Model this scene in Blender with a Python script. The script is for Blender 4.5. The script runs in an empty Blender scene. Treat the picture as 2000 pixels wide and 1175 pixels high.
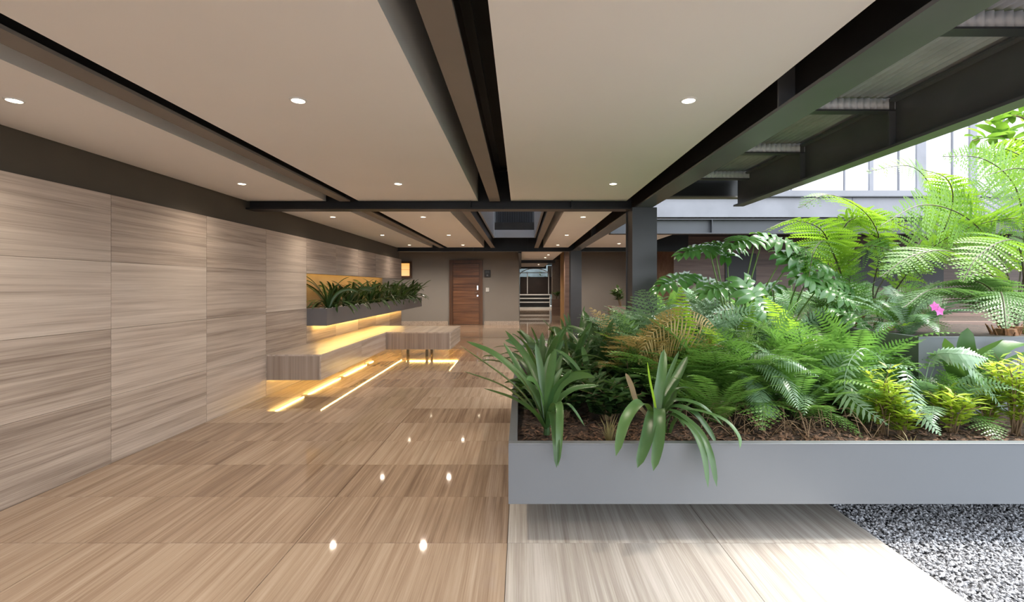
import bpy, math, random
import numpy as np
from mathutils import Vector, Matrix, noise as mnoise

rnd = random.Random(7)
SC = bpy.context.scene
COL = SC.collection
F, CX, CY, EYE = 944.0, 1017.0, 558.0, 1.45      # focal length and principal point in 2000x1175 pixels, eye height

# ------------------------------------------------------------------ camera
cam_d = bpy.data.cameras.new('camera')
cam = bpy.data.objects.new('camera', cam_d); COL.objects.link(cam)
cam.location = (0, 0, EYE); cam.rotation_euler = (math.pi / 2, 0, 0)
cam_d.sensor_width = 36.0; cam_d.lens = 36.0 * F / 2000.0
cam_d.shift_x = (1000 - CX) / 2000.0; cam_d.shift_y = (CY - 587.5) / 2000.0
cam_d.clip_start = 0.05; cam_d.clip_end = 300
SC.camera = cam

# ------------------------------------------------------------------ sky, sun, exposure
W = bpy.data.worlds.new('overcast_sky'); SC.world = W; W.use_nodes = True
bg = W.node_tree.nodes['Background']
bg.inputs['Color'].default_value = (0.86, 0.93, 1.0, 1); bg.inputs['Strength'].default_value = 3.0
sun_d = bpy.data.lights.new('sun', 'SUN'); sun_d.energy = 5.0; sun_d.angle = math.radians(24); sun_d.color = (1.0, 0.95, 0.86)
sun = bpy.data.objects.new('sun', sun_d); COL.objects.link(sun)
sun.rotation_euler = Vector((-0.55, -0.06, -0.83)).to_track_quat('-Z', 'Y').to_euler()
LAMP_W, LAMP_COL = 50.0, (1.0, 0.86, 0.70)
LED_COL, LED_S = (1.0, 0.62, 0.16, 1), 44.0
SC.view_settings.view_transform = 'Standard'; SC.view_settings.look = 'None'
SC.view_settings.exposure = 0.72; SC.view_settings.gamma = 1.0
SC.view_settings.use_curve_mapping = False
try:
    SC.cycles.use_denoising = True
    SC.cycles.max_bounces = 8; SC.cycles.diffuse_bounces = 5; SC.cycles.glossy_bounces = 4
    SC.cycles.transmission_bounces = 4; SC.cycles.caustics_reflective = False; SC.cycles.caustics_refractive = False
    SC.cycles.sample_clamp_indirect = 6.0
except Exception:
    pass

def P(px, py, d):
    return Vector(((px - CX) * d / F, d, EYE - (py - CY) * d / F))

# ------------------------------------------------------------------ helpers
def link(o, parent=None):
    COL.objects.link(o)
    if parent is not None: o.parent = parent
    return o
def tag(o, label=None, cat=None, group=None, kind=None):
    if label: o['label'] = label
    if cat: o['category'] = cat
    if group: o['group'] = group
    if kind: o['kind'] = kind
    return o
def empty(name, loc=(0, 0, 0)):
    o = bpy.data.objects.new(name, None); o.location = loc; o.empty_display_size = .1
    return link(o)

class MB:
    def __init__(s): s.v = []; s.f = []; s.mi = []
    def box(s, x0, x1, y0, y1, z0, z1):
        b = len(s.v)
        s.v += [(x0,y0,z0),(x1,y0,z0),(x1,y1,z0),(x0,y1,z0),(x0,y0,z1),(x1,y0,z1),(x1,y1,z1),(x0,y1,z1)]
        s.f += [(b,b+3,b+2,b+1),(b+4,b+5,b+6,b+7),(b,b+1,b+5,b+4),(b+1,b+2,b+6,b+5),(b+2,b+3,b+7,b+6),(b+3,b,b+4,b+7)]
        return s
    def tube(s, pts, r0, r1=None, n=6, cap=True):
        pts = [Vector(p) for p in pts]; r1 = r0 if r1 is None else r1
        rings = []
        for i, p in enumerate(pts):
            t = (pts[min(i+1, len(pts)-1)] - pts[max(i-1, 0)]).normalized()
            a = t.cross(Vector((0, 0, 1)) if abs(t.z) < .9 else Vector((1, 0, 0))).normalized(); c = a.cross(t)
            r = r0 + (r1 - r0) * i / max(1, len(pts) - 1)
            b = len(s.v); rings.append(b)
            for k in range(n):
                an = 2 * math.pi * k / n
                s.v.append(tuple(p + a * (r * math.cos(an)) + c * (r * math.sin(an))))
        for i in range(len(rings) - 1):
            for k in range(n):
                k2 = (k + 1) % n
                s.f.append((rings[i]+k, rings[i]+k2, rings[i+1]+k2, rings[i+1]+k))
        if cap:
            s.f.append(tuple(rings[0]+k for k in range(n))[::-1]); s.f.append(tuple(rings[-1]+k for k in range(n)))
        return s
    def disc(s, c, r, z0, z1, n=20):
        return s.tube([(c[0], c[1], z0), (c[0], c[1], z1)], r, r, n)
    def mesh(s, name, mat, smooth=False):
        me = bpy.data.meshes.new(name); me.from_pydata([tuple(p) for p in s.v], [], s.f)
        if mat: me.materials.append(mat)
        if smooth:
            me.polygons.foreach_set('use_smooth', [True] * len(me.polygons))
        me.update(); return me
    def build(s, name, mat, parent=None, smooth=False, bevel=0):
        o = bpy.data.objects.new(name, s.mesh(name, mat, smooth)); link(o, parent)
        if parent is not None and parent.type == 'EMPTY':
            o.location = -parent.location
        if bevel:
            m = o.modifiers.new('bevel', 'BEVEL'); m.width = bevel; m.segments = 2; m.limit_method = 'ANGLE'
        return o

def part(parent, name, mat, *boxes, bevel=0):
    m = MB()
    for b in boxes: m.box(*b)
    return m.build(name, mat, parent, bevel=bevel)
def struct(name, mat, *boxes):
    m = MB()
    for b in boxes: m.box(*b)
    return tag(m.build(name, mat), kind='structure')

# ------------------------------------------------------------------ materials
def new_mat(name):
    m = bpy.data.materials.new(name); m.use_nodes = True
    return m, m.node_tree.nodes, m.node_tree.links, m.node_tree.nodes['Principled BSDF']
def c4(c): return (c[0], c[1], c[2], 1)
def paint(name, col, rough=.5, metal=0, spec=.5, var=.06, scale=3.0, bump=0, bscale=60, coat=0):
    m, N, L, B = new_mat(name)
    tc = N.new('ShaderNodeTexCoord'); nz = N.new('ShaderNodeTexNoise'); nz.inputs['Scale'].default_value = scale; nz.inputs['Detail'].default_value = 5
    rp = N.new('ShaderNodeValToRGB'); L.new(tc.outputs['Object'], nz.inputs['Vector']); L.new(nz.outputs['Fac'], rp.inputs['Fac'])
    rp.color_ramp.elements[0].position = .3; rp.color_ramp.elements[1].position = .7
    rp.color_ramp.elements[0].color = c4([max(0, x * (1 - var)) for x in col]); rp.color_ramp.elements[1].color = c4([x * (1 + var) for x in col])
    L.new(rp.outputs['Color'], B.inputs['Base Color'])
    B.inputs['Roughness'].default_value = rough; B.inputs['Metallic'].default_value = metal
    B.inputs['Specular IOR Level'].default_value = spec; B.inputs['Coat Weight'].default_value = coat
    if bump:
        n2 = N.new('ShaderNodeTexNoise'); n2.inputs['Scale'].default_value = bscale; n2.inputs['Detail'].default_value = 4
        L.new(tc.outputs['Object'], n2.inputs['Vector'])
        bp = N.new('ShaderNodeBump'); bp.inputs['Strength'].default_value = bump; bp.inputs['Distance'].default_value = .01
        L.new(n2.outputs['Fac'], bp.inputs['Height']); L.new(bp.outputs['Normal'], B.inputs['Normal'])
    return m
def emit(name, col, s):
    m, N, L, B = new_mat(name)
    B.inputs['Base Color'].default_value = c4((.8, .8, .8)); B.inputs['Emission Color'].default_value = c4(col); B.inputs['Emission Strength'].default_value = s
    return m
def grain(name, axis, stops, rough=.2, long=.35, cross=7.0, var=.22, spec=.5, blotch=.3, fine=1.0, tilt=0.0, coat=0.0):
    """striated stone or timber: streaks run along `axis`; every slab has its own offset and tone"""
    m, N, L, B = new_mat(name)
    tc = N.new('ShaderNodeTexCoord'); oi = N.new('ShaderNodeObjectInfo')
    off = N.new('ShaderNodeVectorMath'); off.operation = 'SCALE'; off.inputs[0].default_value = (37.1, 53.7, 91.3)
    L.new(oi.outputs['Random'], off.inputs['Scale'])
    mp = N.new('ShaderNodeMapping'); sc = [cross] * 3; sc[axis] = long
    mp.inputs['Scale'].default_value = sc
    if tilt:
        r = [0, 0, 0]; r[0 if axis == 1 else 2] = tilt
        mp.inputs['Rotation'].default_value = r
    L.new(tc.outputs['Object'], mp.inputs['Vector'])
    ad = N.new('ShaderNodeVectorMath'); ad.operation = 'ADD'; L.new(mp.outputs['Vector'], ad.inputs[0]); L.new(off.outputs['Vector'], ad.inputs[1])
    n1 = N.new('ShaderNodeTexNoise'); n1.inputs['Scale'].default_value = 1.0; n1.inputs['Detail'].default_value = 7; n1.inputs['Roughness'].default_value = .62; n1.inputs['Distortion'].default_value = .35
    L.new(ad.outputs['Vector'], n1.inputs['Vector'])
    m2 = N.new('ShaderNodeVectorMath'); m2.operation = 'MULTIPLY'; f = [5.5] * 3; f[axis] = 2.0; m2.inputs[1].default_value = f
    L.new(ad.outputs['Vector'], m2.inputs[0])
    n2 = N.new('ShaderNodeTexNoise'); n2.inputs['Scale'].default_value = 1.0; n2.inputs['Detail'].default_value = 6; n2.inputs['Roughness'].default_value = .7
    L.new(m2.outputs['Vector'], n2.inputs['Vector'])
    n3 = N.new('ShaderNodeTexNoise'); n3.inputs['Scale'].default_value = .55; n3.inputs['Detail'].default_value = 3
    m3 = N.new('ShaderNodeVectorMath'); m3.operation = 'MULTIPLY'; f3 = [.5] * 3; f3[axis] = 3.2; m3.inputs[1].default_value = f3
    L.new(ad.outputs['Vector'], m3.inputs[0]); L.new(m3.outputs['Vector'], n3.inputs['Vector'])
    def math_(op, a, b):
        q = N.new('ShaderNodeMath'); q.operation = op
        for i, x in enumerate((a, b)):
            if hasattr(x, 'links'): L.new(x, q.inputs[i])
            else: q.inputs[i].default_value = x
        return q.outputs[0]
    v = math_('ADD', n1.outputs['Fac'], math_('MULTIPLY', math_('SUBTRACT', n2.outputs['Fac'], .5), .45 * fine))
    v = math_('ADD', v, math_('MULTIPLY', math_('SUBTRACT', n3.outputs['Fac'], .5), blotch))
    v = math_('ADD', v, math_('MULTIPLY', math_('SUBTRACT', oi.outputs['Random'], .5), var))
    rp = N.new('ShaderNodeValToRGB'); L.new(v, rp.inputs['Fac'])
    e = rp.color_ramp.elements
    while len(e) < len(stops): e.new(.5)
    for el, (p, c) in zip(e, stops): el.position = p; el.color = c4(c)
    L.new(rp.outputs['Color'], B.inputs['Base Color'])
    B.inputs['Roughness'].default_value = rough; B.inputs['Specular IOR Level'].default_value = spec; B.inputs['Coat Weight'].default_value = coat
    return m
def leafmat(name, a, b, trans=.35, tcol=None, rough=.38, spec=.5, var_scale=6.0):
    m, N, L, B = new_mat(name)
    oi = N.new('ShaderNodeObjectInfo'); tc = N.new('ShaderNodeTexCoord'); nz = N.new('ShaderNodeTexNoise'); nz.inputs['Scale'].default_value = var_scale
    L.new(tc.outputs['Object'], nz.inputs['Vector'])
    ad = N.new('ShaderNodeMath'); ad.operation = 'MULTIPLY_ADD'; ad.inputs[1].default_value = .5; L.new(oi.outputs['Random'], ad.inputs[0])
    mu = N.new('ShaderNodeMath'); mu.operation = 'MULTIPLY'; mu.inputs[1].default_value = .5; L.new(nz.outputs['Fac'], mu.inputs[0]); L.new(mu.outputs[0], ad.inputs[2])
    rp = N.new('ShaderNodeValToRGB'); L.new(ad.outputs[0], rp.inputs['Fac'])
    rp.color_ramp.elements[0].position = .2; rp.color_ramp.elements[1].position = .8
    rp.color_ramp.elements[0].color = c4(a); rp.color_ramp.elements[1].color = c4(b)
    L.new(rp.outputs['Color'], B.inputs['Base Color']); B.inputs['Roughness'].default_value = rough; B.inputs['Specular IOR Level'].default_value = spec
    tr = N.new('ShaderNodeBsdfTranslucent'); tcol = tcol or [min(1, x * 1.6) for x in b]; tr.inputs['Color'].default_value = c4(tcol)
    mx = N.new('ShaderNodeMixShader'); mx.inputs[0].default_value = trans
    L.new(B.outputs[0], mx.inputs[1]); L.new(tr.outputs[0], mx.inputs[2]); L.new(mx.outputs[0], N['Material Output'].inputs['Surface'])
    return m

M = {}
S_WALL = [(.14, (.215,.165,.135)), (.37, (.385,.315,.262)), (.56, (.515,.435,.37)), (.86, (.66,.58,.505))]
S_FLOOR = [(.10, (.15,.10,.07)), (.36, (.27,.19,.135)), (.58, (.375,.28,.205)), (.92, (.51,.41,.32))]
M['wall_stone'] = grain('wall_stone', 1, S_WALL, rough=.30, long=.55, cross=25.0, var=.34, tilt=.035, fine=1.6, blotch=.26)
M['floor_stone'] = grain('floor_stone', 1, S_FLOOR, rough=.045, long=.6, cross=22.0, var=.26, fine=1.6, blotch=.3, spec=.38)
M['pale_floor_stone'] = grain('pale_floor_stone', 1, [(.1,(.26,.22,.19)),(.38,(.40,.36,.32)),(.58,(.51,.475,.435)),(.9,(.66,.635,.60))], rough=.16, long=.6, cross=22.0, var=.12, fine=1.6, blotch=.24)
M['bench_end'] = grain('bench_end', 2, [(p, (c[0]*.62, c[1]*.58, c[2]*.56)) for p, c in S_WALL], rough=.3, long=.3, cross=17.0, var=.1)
M['bench_top'] = grain('bench_top', 1, S_WALL, rough=.32, long=.45, cross=15.0, var=.1)
M['bench_front'] = grain('bench_front', 1, S_WALL, rough=.2, long=.5, cross=15.0, var=.1)
M['brown_stone'] = grain('brown_stone', 0, [(.25,(.10,.06,.045)),(.5,(.20,.125,.095)),(.75,(.28,.19,.15))], rough=.4, long=.4, cross=5.0)
M['door_wood'] = grain('door_wood', 0, [(.25,(.035,.014,.007)),(.45,(.11,.045,.022)),(.6,(.19,.085,.042)),(.8,(.27,.13,.07))], rough=.35, long=.5, cross=16.0, var=.12)
M['frame_wood'] = grain('frame_wood', 2, [(.3,(.05,.022,.012)),(.7,(.13,.06,.03))], rough=.4, long=.5, cross=16.0)
M['gold_wood'] = grain('gold_wood', 2, [(.3,(.24,.12,.04)),(.7,(.45,.27,.12))], rough=.35, long=.5, cross=10.0)
M['ceiling'] = paint('ceiling', (.82,.825,.845), .75, var=.015, scale=1.2)
M['ceiling_edge'] = M['ceiling']
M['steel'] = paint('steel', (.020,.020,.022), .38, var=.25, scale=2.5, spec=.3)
M['steel_col'] = paint('steel_col', (.048,.051,.060), .42, var=.1, scale=2.5)
M['steel_mid'] = paint('steel_mid', (.098,.106,.118), .30, var=.16, scale=2.5)
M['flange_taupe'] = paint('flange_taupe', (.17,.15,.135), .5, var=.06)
M['steel_light'] = paint('steel_light', (.21,.21,.235), .45, var=.12, scale=2.0)
M['deck'] = paint('deck', (.43,.455,.51), .4, var=.2, scale=4.0)
M['purlin'] = paint('purlin', (.74,.79,.87), .35, var=.1, scale=6.0)
M['slab'] = paint('slab', (.035,.033,.032), .8, var=.2)
M['wall_dark'] = paint('wall_dark', (.075,.062,.046), .7, var=.05)
M['wall_taupe'] = paint('wall_taupe', (.25,.235,.222), .75, var=.03, scale=1.0)
M['wall_niche'] = paint('wall_niche', (.36,.28,.18), .7, var=.06)
M['planter'] = paint('planter', (.142,.151,.165), .34, var=.04, scale=1.2)
M['planter_dark'] = paint('planter_dark', (.13,.125,.13), .45, var=.05, scale=1.5)
M['white'] = paint('white', (.75,.76,.77), .5, var=.03)
M['curtain'] = paint('curtain', (.74,.75,.77), .15, var=.14, scale=.8)
M['shaft'] = paint('shaft', (.40,.43,.48), .55, var=.04)
M['black'] = paint('black', (.012,.012,.013), .4, var=.2)
M['gate'] = paint('gate', (.02,.011,.009), .5, var=.2)
M['chrome'] = paint('chrome', (.75,.75,.76), .2, metal=1, var=.02)
M['soil'] = paint('soil', (.045,.026,.016), .95, var=.6, scale=28, bump=.9, bscale=70)
M['bark'] = paint('bark', (.12,.065,.038), .9, var=.6, scale=40)
M['trunk'] = paint('trunk', (.16,.075,.03), .9, var=.5, scale=30)
M['pebble'] = paint('pebble', (.36,.365,.39), .6, var=.75, scale=46)
M['gravel_bed'] = paint('gravel_bed', (.05,.05,.055), .9, var=.4, scale=60)
M['concrete'] = paint('concrete', (.33,.32,.31), .8, var=.1, scale=2)
M['led'] = emit('led', LED_COL[:3], LED_S)
M['led_soft'] = emit('led_soft', (1.0, .64, .20), 22.0)
M['lens'] = emit('lens', (1.0, .86, .62), 9.0)
M['lantern'] = emit('lantern', (1.0, .48, .08), .55)
M['strap'] = leafmat('strap', (.028,.075,.02), (.075,.155,.045), .16, (.16,.30,.05), .36)
M['strap_dark'] = leafmat('strap_dark', (.016,.042,.012), (.045,.095,.027), .14, (.10,.22,.03), .36)
M['strap_brown'] = leafmat('strap_brown', (.10,.075,.03), (.20,.13,.05), .2, (.3,.2,.06), .5)
M['fern'] = leafmat('fern', (.055,.145,.026), (.21,.38,.08), .30, (.20,.42,.07), .30, .75)
M['fern_blue'] = leafmat('fern_blue', (.08,.165,.085), (.28,.42,.25), .22, (.17,.34,.12), .27, .85)
M['fern_lime'] = leafmat('fern_lime', (.10,.23,.018), (.24,.42,.04), .45, (.45,.70,.06), .45)
M['fern_dry'] = leafmat('fern_dry', (.32,.24,.08), (.52,.37,.14), .3, (.5,.38,.12), .5)
M['tree_fern'] = leafmat('tree_fern', (.045,.135,.012), (.145,.29,.028), .38, (.33,.56,.04), .40)
M['tree_fern_grey'] = leafmat('tree_fern_grey', (.08,.16,.055), (.17,.29,.11), .34, (.26,.46,.12), .4)
M['rachis'] = paint('rachis', (.055,.045,.02), .6, var=.3)
M['petiole'] = paint('petiole', (.15,.25,.06), .5, var=.2)
M['philo'] = leafmat('philo', (.04,.135,.034), (.11,.25,.07), .24, (.22,.50,.06), .25, .7)
M['gold_leaf'] = leafmat('gold_leaf', (.17,.31,.02), (.38,.52,.06), .38, (.65,.75,.08), .45)
M['bush_leaf'] = leafmat('bush_leaf', (.018,.050,.014), (.055,.115,.035), .2, (.14,.28,.05), .36)
M['tree_leaf'] = leafmat('tree_leaf', (.04,.12,.02), (.15,.30,.05), .38, (.34,.58,.06), .3)
M['grout'] = paint('grout', (.07,.055,.042), .8)
M['grass'] = leafmat('grass', (.16,.23,.14), (.36,.44,.30), .3, (.4,.5,.28), .5)
M['dry_grass'] = leafmat('dry_grass', (.22,.19,.08), (.42,.36,.17), .25, (.45,.4,.18), .6)
M['petal'] = leafmat('petal', (.55,.06,.38), (.80,.22,.60), .35, (.9,.3,.7), .5)
M['white_petal'] = leafmat('white_petal', (.7,.68,.62), (.85,.83,.8), .3, (.9,.88,.8), .5)
M['twig'] = paint('twig', (.20,.13,.07), .8, var=.3)

# ================================================================== SETTING
CEIL = 2.495
WX = -3.35                          # face of the left wall
TW, TD = 1.195, .5985               # floor tile
XB = -.075                          # joint between left floor and the strip beside the planter
Y0 = 2.727 - 3 * TD
floor = struct('floor', M['grout'], (-6.2, 2.05, -7.0, 13.6, -.25, -.006))
part(floor, 'paving', M['floor_stone'], (-6.2, 18, 13.601, 34.0, -.25, 0.0)); part(floor, 'paving', M['floor_stone'], (2.05, 18, 8.6, 13.6, -.25, 0.0))
part(floor, 'paving', M['floor_stone'], (-3.37, 2.05, -7.0, Y0, -.0059, 0.0))
def tile_mesh(w, d, mat):
    g = .0017; m = MB(); m.box(-w/2+g, w/2-g, -d/2+g, d/2-g, -.006, 0.0)
    return m.mesh('floor_tile', mat)
tm = tile_mesh(TW, TD, M['floor_stone']); wl = XB - 2 * TW - WX; tl = tile_mesh(wl, TD, M['floor_stone'])
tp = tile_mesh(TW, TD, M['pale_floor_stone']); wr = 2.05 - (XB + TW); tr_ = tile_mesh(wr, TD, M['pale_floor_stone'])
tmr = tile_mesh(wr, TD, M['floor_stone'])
nrow = int((13.6 - Y0) / TD)
for k in range(nrow):
    y = Y0 + (k + .5) * TD
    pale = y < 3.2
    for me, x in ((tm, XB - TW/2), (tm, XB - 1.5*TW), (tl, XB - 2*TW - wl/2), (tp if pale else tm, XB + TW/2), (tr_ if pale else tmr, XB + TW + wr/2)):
        if y > 3.9 and y < 5.6 and x > 0: continue       # under the planter
        o = bpy.data.objects.new('floor_tile', me); o.location = (x, y, 0); link(o, floor)

# ground beyond the floor edge: gravel court
ground = struct('ground', M['gravel_bed'], (2.052, 14.0, -7.0, 8.6, -.25, -.03), (-40, -6.2, -40, 40, -.3, -.2), (14, 40, -40, 40, -.3, -.2), (-6.2, 14, -40, -7, -.3, -.2))
def pebbles():
    rs = np.random.RandomState(3); n = 26000
    c = np.empty((n, 3)); c[:, 0] = 2.06 + rs.rand(n) * 1.75; c[:, 1] = 1.55 + rs.rand(n) * 2.25; c[:, 2] = -.03 + rs.rand(n) * .022
    base = np.array([(1,0,0),(-1,0,0),(0,1,0),(0,-1,0),(0,0,1),(0,0,-1)], float)
    fc = np.array([(0,2,4),(2,1,4),(1,3,4),(3,0,4),(2,0,5),(1,2,5),(3,1,5),(0,3,5)])
    r = .006 + rs.rand(n) * .006
    a = rs.rand(n) * 6.28; ca, sa = np.cos(a), np.sin(a)
    v = base[None] * (r[:, None, None] * (0.65 + .7 * rs.rand(n, 6, 1))) * np.array([1.25, .85, .75])
    x = v[..., 0] * ca[:, None] - v[..., 1] * sa[:, None]; y = v[..., 0] * sa[:, None] + v[..., 1] * ca[:, None]
    tl_ = (rs.rand(n) - .5)[:, None]
    z = v[..., 2] + x * tl_ * .9
    V = np.stack([x, y, z], -1) + c[:, None, :]
    V[..., 0] = np.maximum(V[..., 0], 2.053)
    Fc = (fc[None] + (np.arange(n) * 6)[:, None, None]).reshape(-1, 3)
    me = bpy.data.meshes.new('gravel'); me.from_pydata(V.reshape(-1, 3).tolist(), [], Fc.tolist()); me.materials.append(M['pebble'])
    o = bpy.data.objects.new('gravel', me); link(o)
    tag(o, 'grey crushed gravel beside the pale stone floor under the planter', 'gravel', kind='stuff')
pebbles()

# ---- left wall with stone panels, dark band and planted niche
wall_left = struct('wall_left', M['wall_niche'],
    (-3.95, WX-.022, -2.4, 7.566, 0, 2.19), (-3.95, WX-.022, 7.566, 13.55, 0, 1.0), (-3.95, -3.88, 7.566, 13.55, 1.0, 2.3), (-3.46, WX-.022, 7.566, 13.55, 1.648, 2.19))
RH = 2.195 / 4
pm = MB(); pm.box(-.02, 0, -.6+.0012, .6-.0012, -RH/2+.0012, RH/2-.0012); pm = pm.mesh('stone_panel', M['wall_stone'])
for c in range(-2, 9):
    y = 3.953 + (c - 1) * 1.2025 + 1.2025 / 2
    for r in range(4):
        if c >= 4 and r == 2: continue
        o = bpy.data.objects.new('stone_panel', pm); o.location = (WX, y, RH * (r + .5)); link(o, wall_left)
part(wall_left, 'jamb', M['wall_stone'], (-3.88, WX-.021, 7.556, 7.566, 1.0, 1.648))
part(wall_left, 'niche_soffit', M['wall_niche'], (-3.88, -3.461, 7.566, 13.55, 1.80, 1.82))
part(wall_left, 'end_cap', M['wall_stone'], (-3.95, WX, 13.55, 13.572, 0, 1.0), (-3.47, WX, 13.55, 13.572, 1.648, 2.195))
trim_1 = struct('trim_1', M['wall_dark'], (-3.95, WX-.03, -2.4, 13.4, 2.19, 2.95))

# ---- roof slab with the skylight hole, hung ceiling panels
ceiling = struct('ceiling', M['slab'], (-6.2, 1.50, -2.4, 6.5, 2.90, 3.1), (-6.2, -.70, 6.5, 12.55, 2.90, 3.1), (.37, 1.50, 6.5, 12.55, 2.90, 3.1), (-6.2, 1.5, 12.55, 34, 2.90, 3.1), (1.50, 18, 9.05, 34, 2.90, 3.1))
def panel(x0, x1, y0, y1): part(ceiling, 'ceiling_panel', M['ceiling'], (x0, x1, y0, y1, CEIL, CEIL + .385))
for (a, b) in ((-3.37, -2.40), (-1.994, -.525), (-.12, 1.30)):
    panel(a, b, -1.2, 5.96); panel(a, b, -2.35, -1.5)
panel(-3.37, -2.40, 6.14, 13.15); panel(-1.994, -.995, 6.14, 13.15); panel(.61, 1.29, 6.14, 13.15)
panel(1.66, 3.1, 9.6, 13.15); panel(.03, 1.29, 13.45, 19.6); panel(.03, 1.29, 19.95, 26.5)
# light shaft over the skylight
shaft = struct('trim_2', M['shaft'], (-.72, -.68, 6.46, 12.6, 2.70, 7.0), (.35, .39, 6.46, 12.6, 2.70, 7.0), (-.68, .35, 12.52, 12.56, 2.70, 2.90), (-.68, .35, 6.46, 6.5, 2.70, 7.0))
part(shaft, 'louvre_backing', M['black'], (-.70, .38, 12.76, 12.80, 2.88, 7.0))
for i in range(22):
    x = -.66 + i * .046
    part(shaft, 'louvre', M['steel_col'], (x, x + .018, 12.70, 12.76, 2.90, 7.0))

# ---- back wall, door, passage
wall_back = struct('wall_back', M['wall_taupe'], (-6.2, -.07, 18.1, 18.3, 0, 2.95), (-.19, -.07, 18.3, 31.5, 0, 2.95))
struct('wall_far_left', M['wall_taupe'], (-6.3, -6.2, 13.0, 18.3, 0, 2.95), (-6.3, -3.95, 13.4, 13.5, 0, 2.95))
bb = struct('baseboard_back', M['wall_stone'], (-6.2, -2.72, 18.08, 18.1, 0, .13), (-1.37, -.06, 18.08, 18.1, 0, .13))
wall_right = struct('wall_right', M['wall_taupe'], (1.62, 4.6, 17.6, 17.8, 0, 2.95))
part(wall_right, 'pier', M['brown_stone'], (1.46, 1.615, 15.9, 16.3, 0, 2.9))
part(wall_right, 'gilded_panel', M['gold_wood'], (1.56, 1.74, 19.0, 19.1, 0, 2.9))
part(wall_right, 'side_wall', M['black'], (2.12, 2.2, 19.1, 31.5, 0, 2.9))
part(wall_right, 'pale_pier', M['wall_stone'], (1.72, 2.12, 26.5, 26.8, 0, 2.9))
struct('wall_street', paint('street_render', (.13,.16,.165), .6, var=.5, scale=.9), (-6, 8, 35.6, 35.8, 0, 4.2), (-6, 8, 34.0, 35.6, -.3, -.02))
struct('trim_3', M['steel'], (-.07, .02, 13.45, 26.5, 2.36, 2.9), (.02, 1.4, 19.62, 19.93, 2.38, 2.9), (.02, 1.4, 26.5, 26.8, 2.40, 2.9))

door = empty('door_1', (-2.04, 18.1, 0)); tag(door, kind='structure')
DX0, DX1, DZ = -2.665, -1.42, 2.41
part(door, 'door_frame', M['frame_wood'], (DX0, DX0+.13, 18.03, 18.099, 0, DZ), (DX1-.13, DX1, 18.03, 18.099, 0, DZ), (DX0+.13, DX1-.13, 18.03, 18.099, DZ-.13, DZ))
nb = 9; h = (DZ - .14 - .01) / nb
for i in range(nb):
    part(door, 'board', M['door_wood'], (DX0+.135, DX1-.135, 18.06, 18.098, .01 + i*h + .002, .01 + (i+1)*h - .002))
m = MB(); m.box(-1.635, -1.585, 18.045, 18.06, 1.30, 1.46); m.build('lock_plate', M['chrome'], door)
m = MB(); m.tube([(-1.61, 18.06, 1.21), (-1.61, 18.0, 1.21), (-1.73, 17.99, 1.21)], .016, .014, 8); m.build('lever_handle', M['chrome'], door, True)
m = MB(); m.tube([(-1.61, 18.06, 1.08), (-1.61, 18.03, 1.08)], .035, .035, 14); m.build('deadbolt', M['chrome'], door)

t = empty('door_entry_panel', P(952, 534, 18.08)); tag(t, 'small black entry panel on the taupe wall right of the wooden door', 'intercom')
c = t.location
hs = part(t, 'housing', M['black'], (c.x-.115, c.x+.115, 18.05, 18.1, c.z-.13, c.z+.13), bevel=.008)
part(hs, 'screen', M['steel_col'], (c.x-.08, c.x+.08, 18.045, 18.051, c.z+.01, c.z+.1))
part(hs, 'call_button', M['steel_light'], (c.x-.03, c.x+.03, 18.042, 18.051, c.z-.09, c.z-.04))
t = empty('light_switch', P(952, 565.5, 18.08)); tag(t, 'white light switch plate below the black entry panel', 'switch'); c = t.location
hs = part(t, 'plate', M['white'], (c.x-.06, c.x+.06, 18.07, 18.1, c.z-.075, c.z+.075), bevel=.006)
part(hs, 'rocker', M['white'], (c.x-.025, c.x+.025, 18.06, 18.071, c.z-.04, c.z+.04))

win = empty('window_1', (-4.3, 18.1, 1.79)); tag(win, kind='structure')
part(win, 'window_frame', M['frame_wood'], (-4.62, -4.55, 18.0, 18.099, 1.75, 2.36), (-4.14, -4.07, 18.0, 18.099, 1.75, 2.36), (-4.55, -4.14, 18.0, 18.099, 1.75, 1.82), (-4.55, -4.14, 18.0, 18.099, 2.29, 2.36))
part(win, 'lit_pane', M['lantern'], (-4.55, -4.14, 18.04, 18.06, 1.82, 2.05)); part(win, 'lit_pane', M['lantern'], (-4.55, -4.14, 18.04, 18.06, 2.06, 2.29))

# ---- steelwork
def ibeam(axis, c, a0, a1, z0, z1, w, label, tf=.018, tw=.014, stiff=(), name='steel_beam', mat=None, group='steel roof beams'):
    mat = mat or M['steel']
    loc = (c, a0, z0) if axis == 'y' else (a0, c, z0)
    e = empty(name, loc); tag(e, label, 'beam', group)
    def bx(u0, u1, v0, v1, zz0, zz1):
        return (u0, u1, v0, v1, zz0, zz1) if axis == 'y' else (v0, v1, u0, u1, zz0, zz1)
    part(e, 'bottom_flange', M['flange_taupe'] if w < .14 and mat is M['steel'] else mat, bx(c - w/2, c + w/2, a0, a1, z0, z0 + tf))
    part(e, 'top_flange', mat, bx(c - w/2, c + w/2, a0, a1, z1 - tf, z1))
    part(e, 'web', M['steel'] if c == 1.48 else mat, bx(c - tw/2, c + tw/2, a0, a1, z0 + tf, z1 - tf))  # main right beam: same paint, the web's shade put into a darker steel
    for s in stiff:
        for sg in (-1, 1):
            a, b = sorted((c + sg * tw/2, c + sg * (w/2 - .004)))
            part(e, 'stiffener', mat, bx(a, b, s - .006, s + .006, z0 + tf, z1 - tf))
    return e
ibeam('y', 1.48, -2.3, 13.9, 2.39, 2.89, .20, 'wide black roof beam over the column, along the right side of the white ceiling', stiff=(2.6, 9.5), mat=M['steel_mid'])
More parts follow.
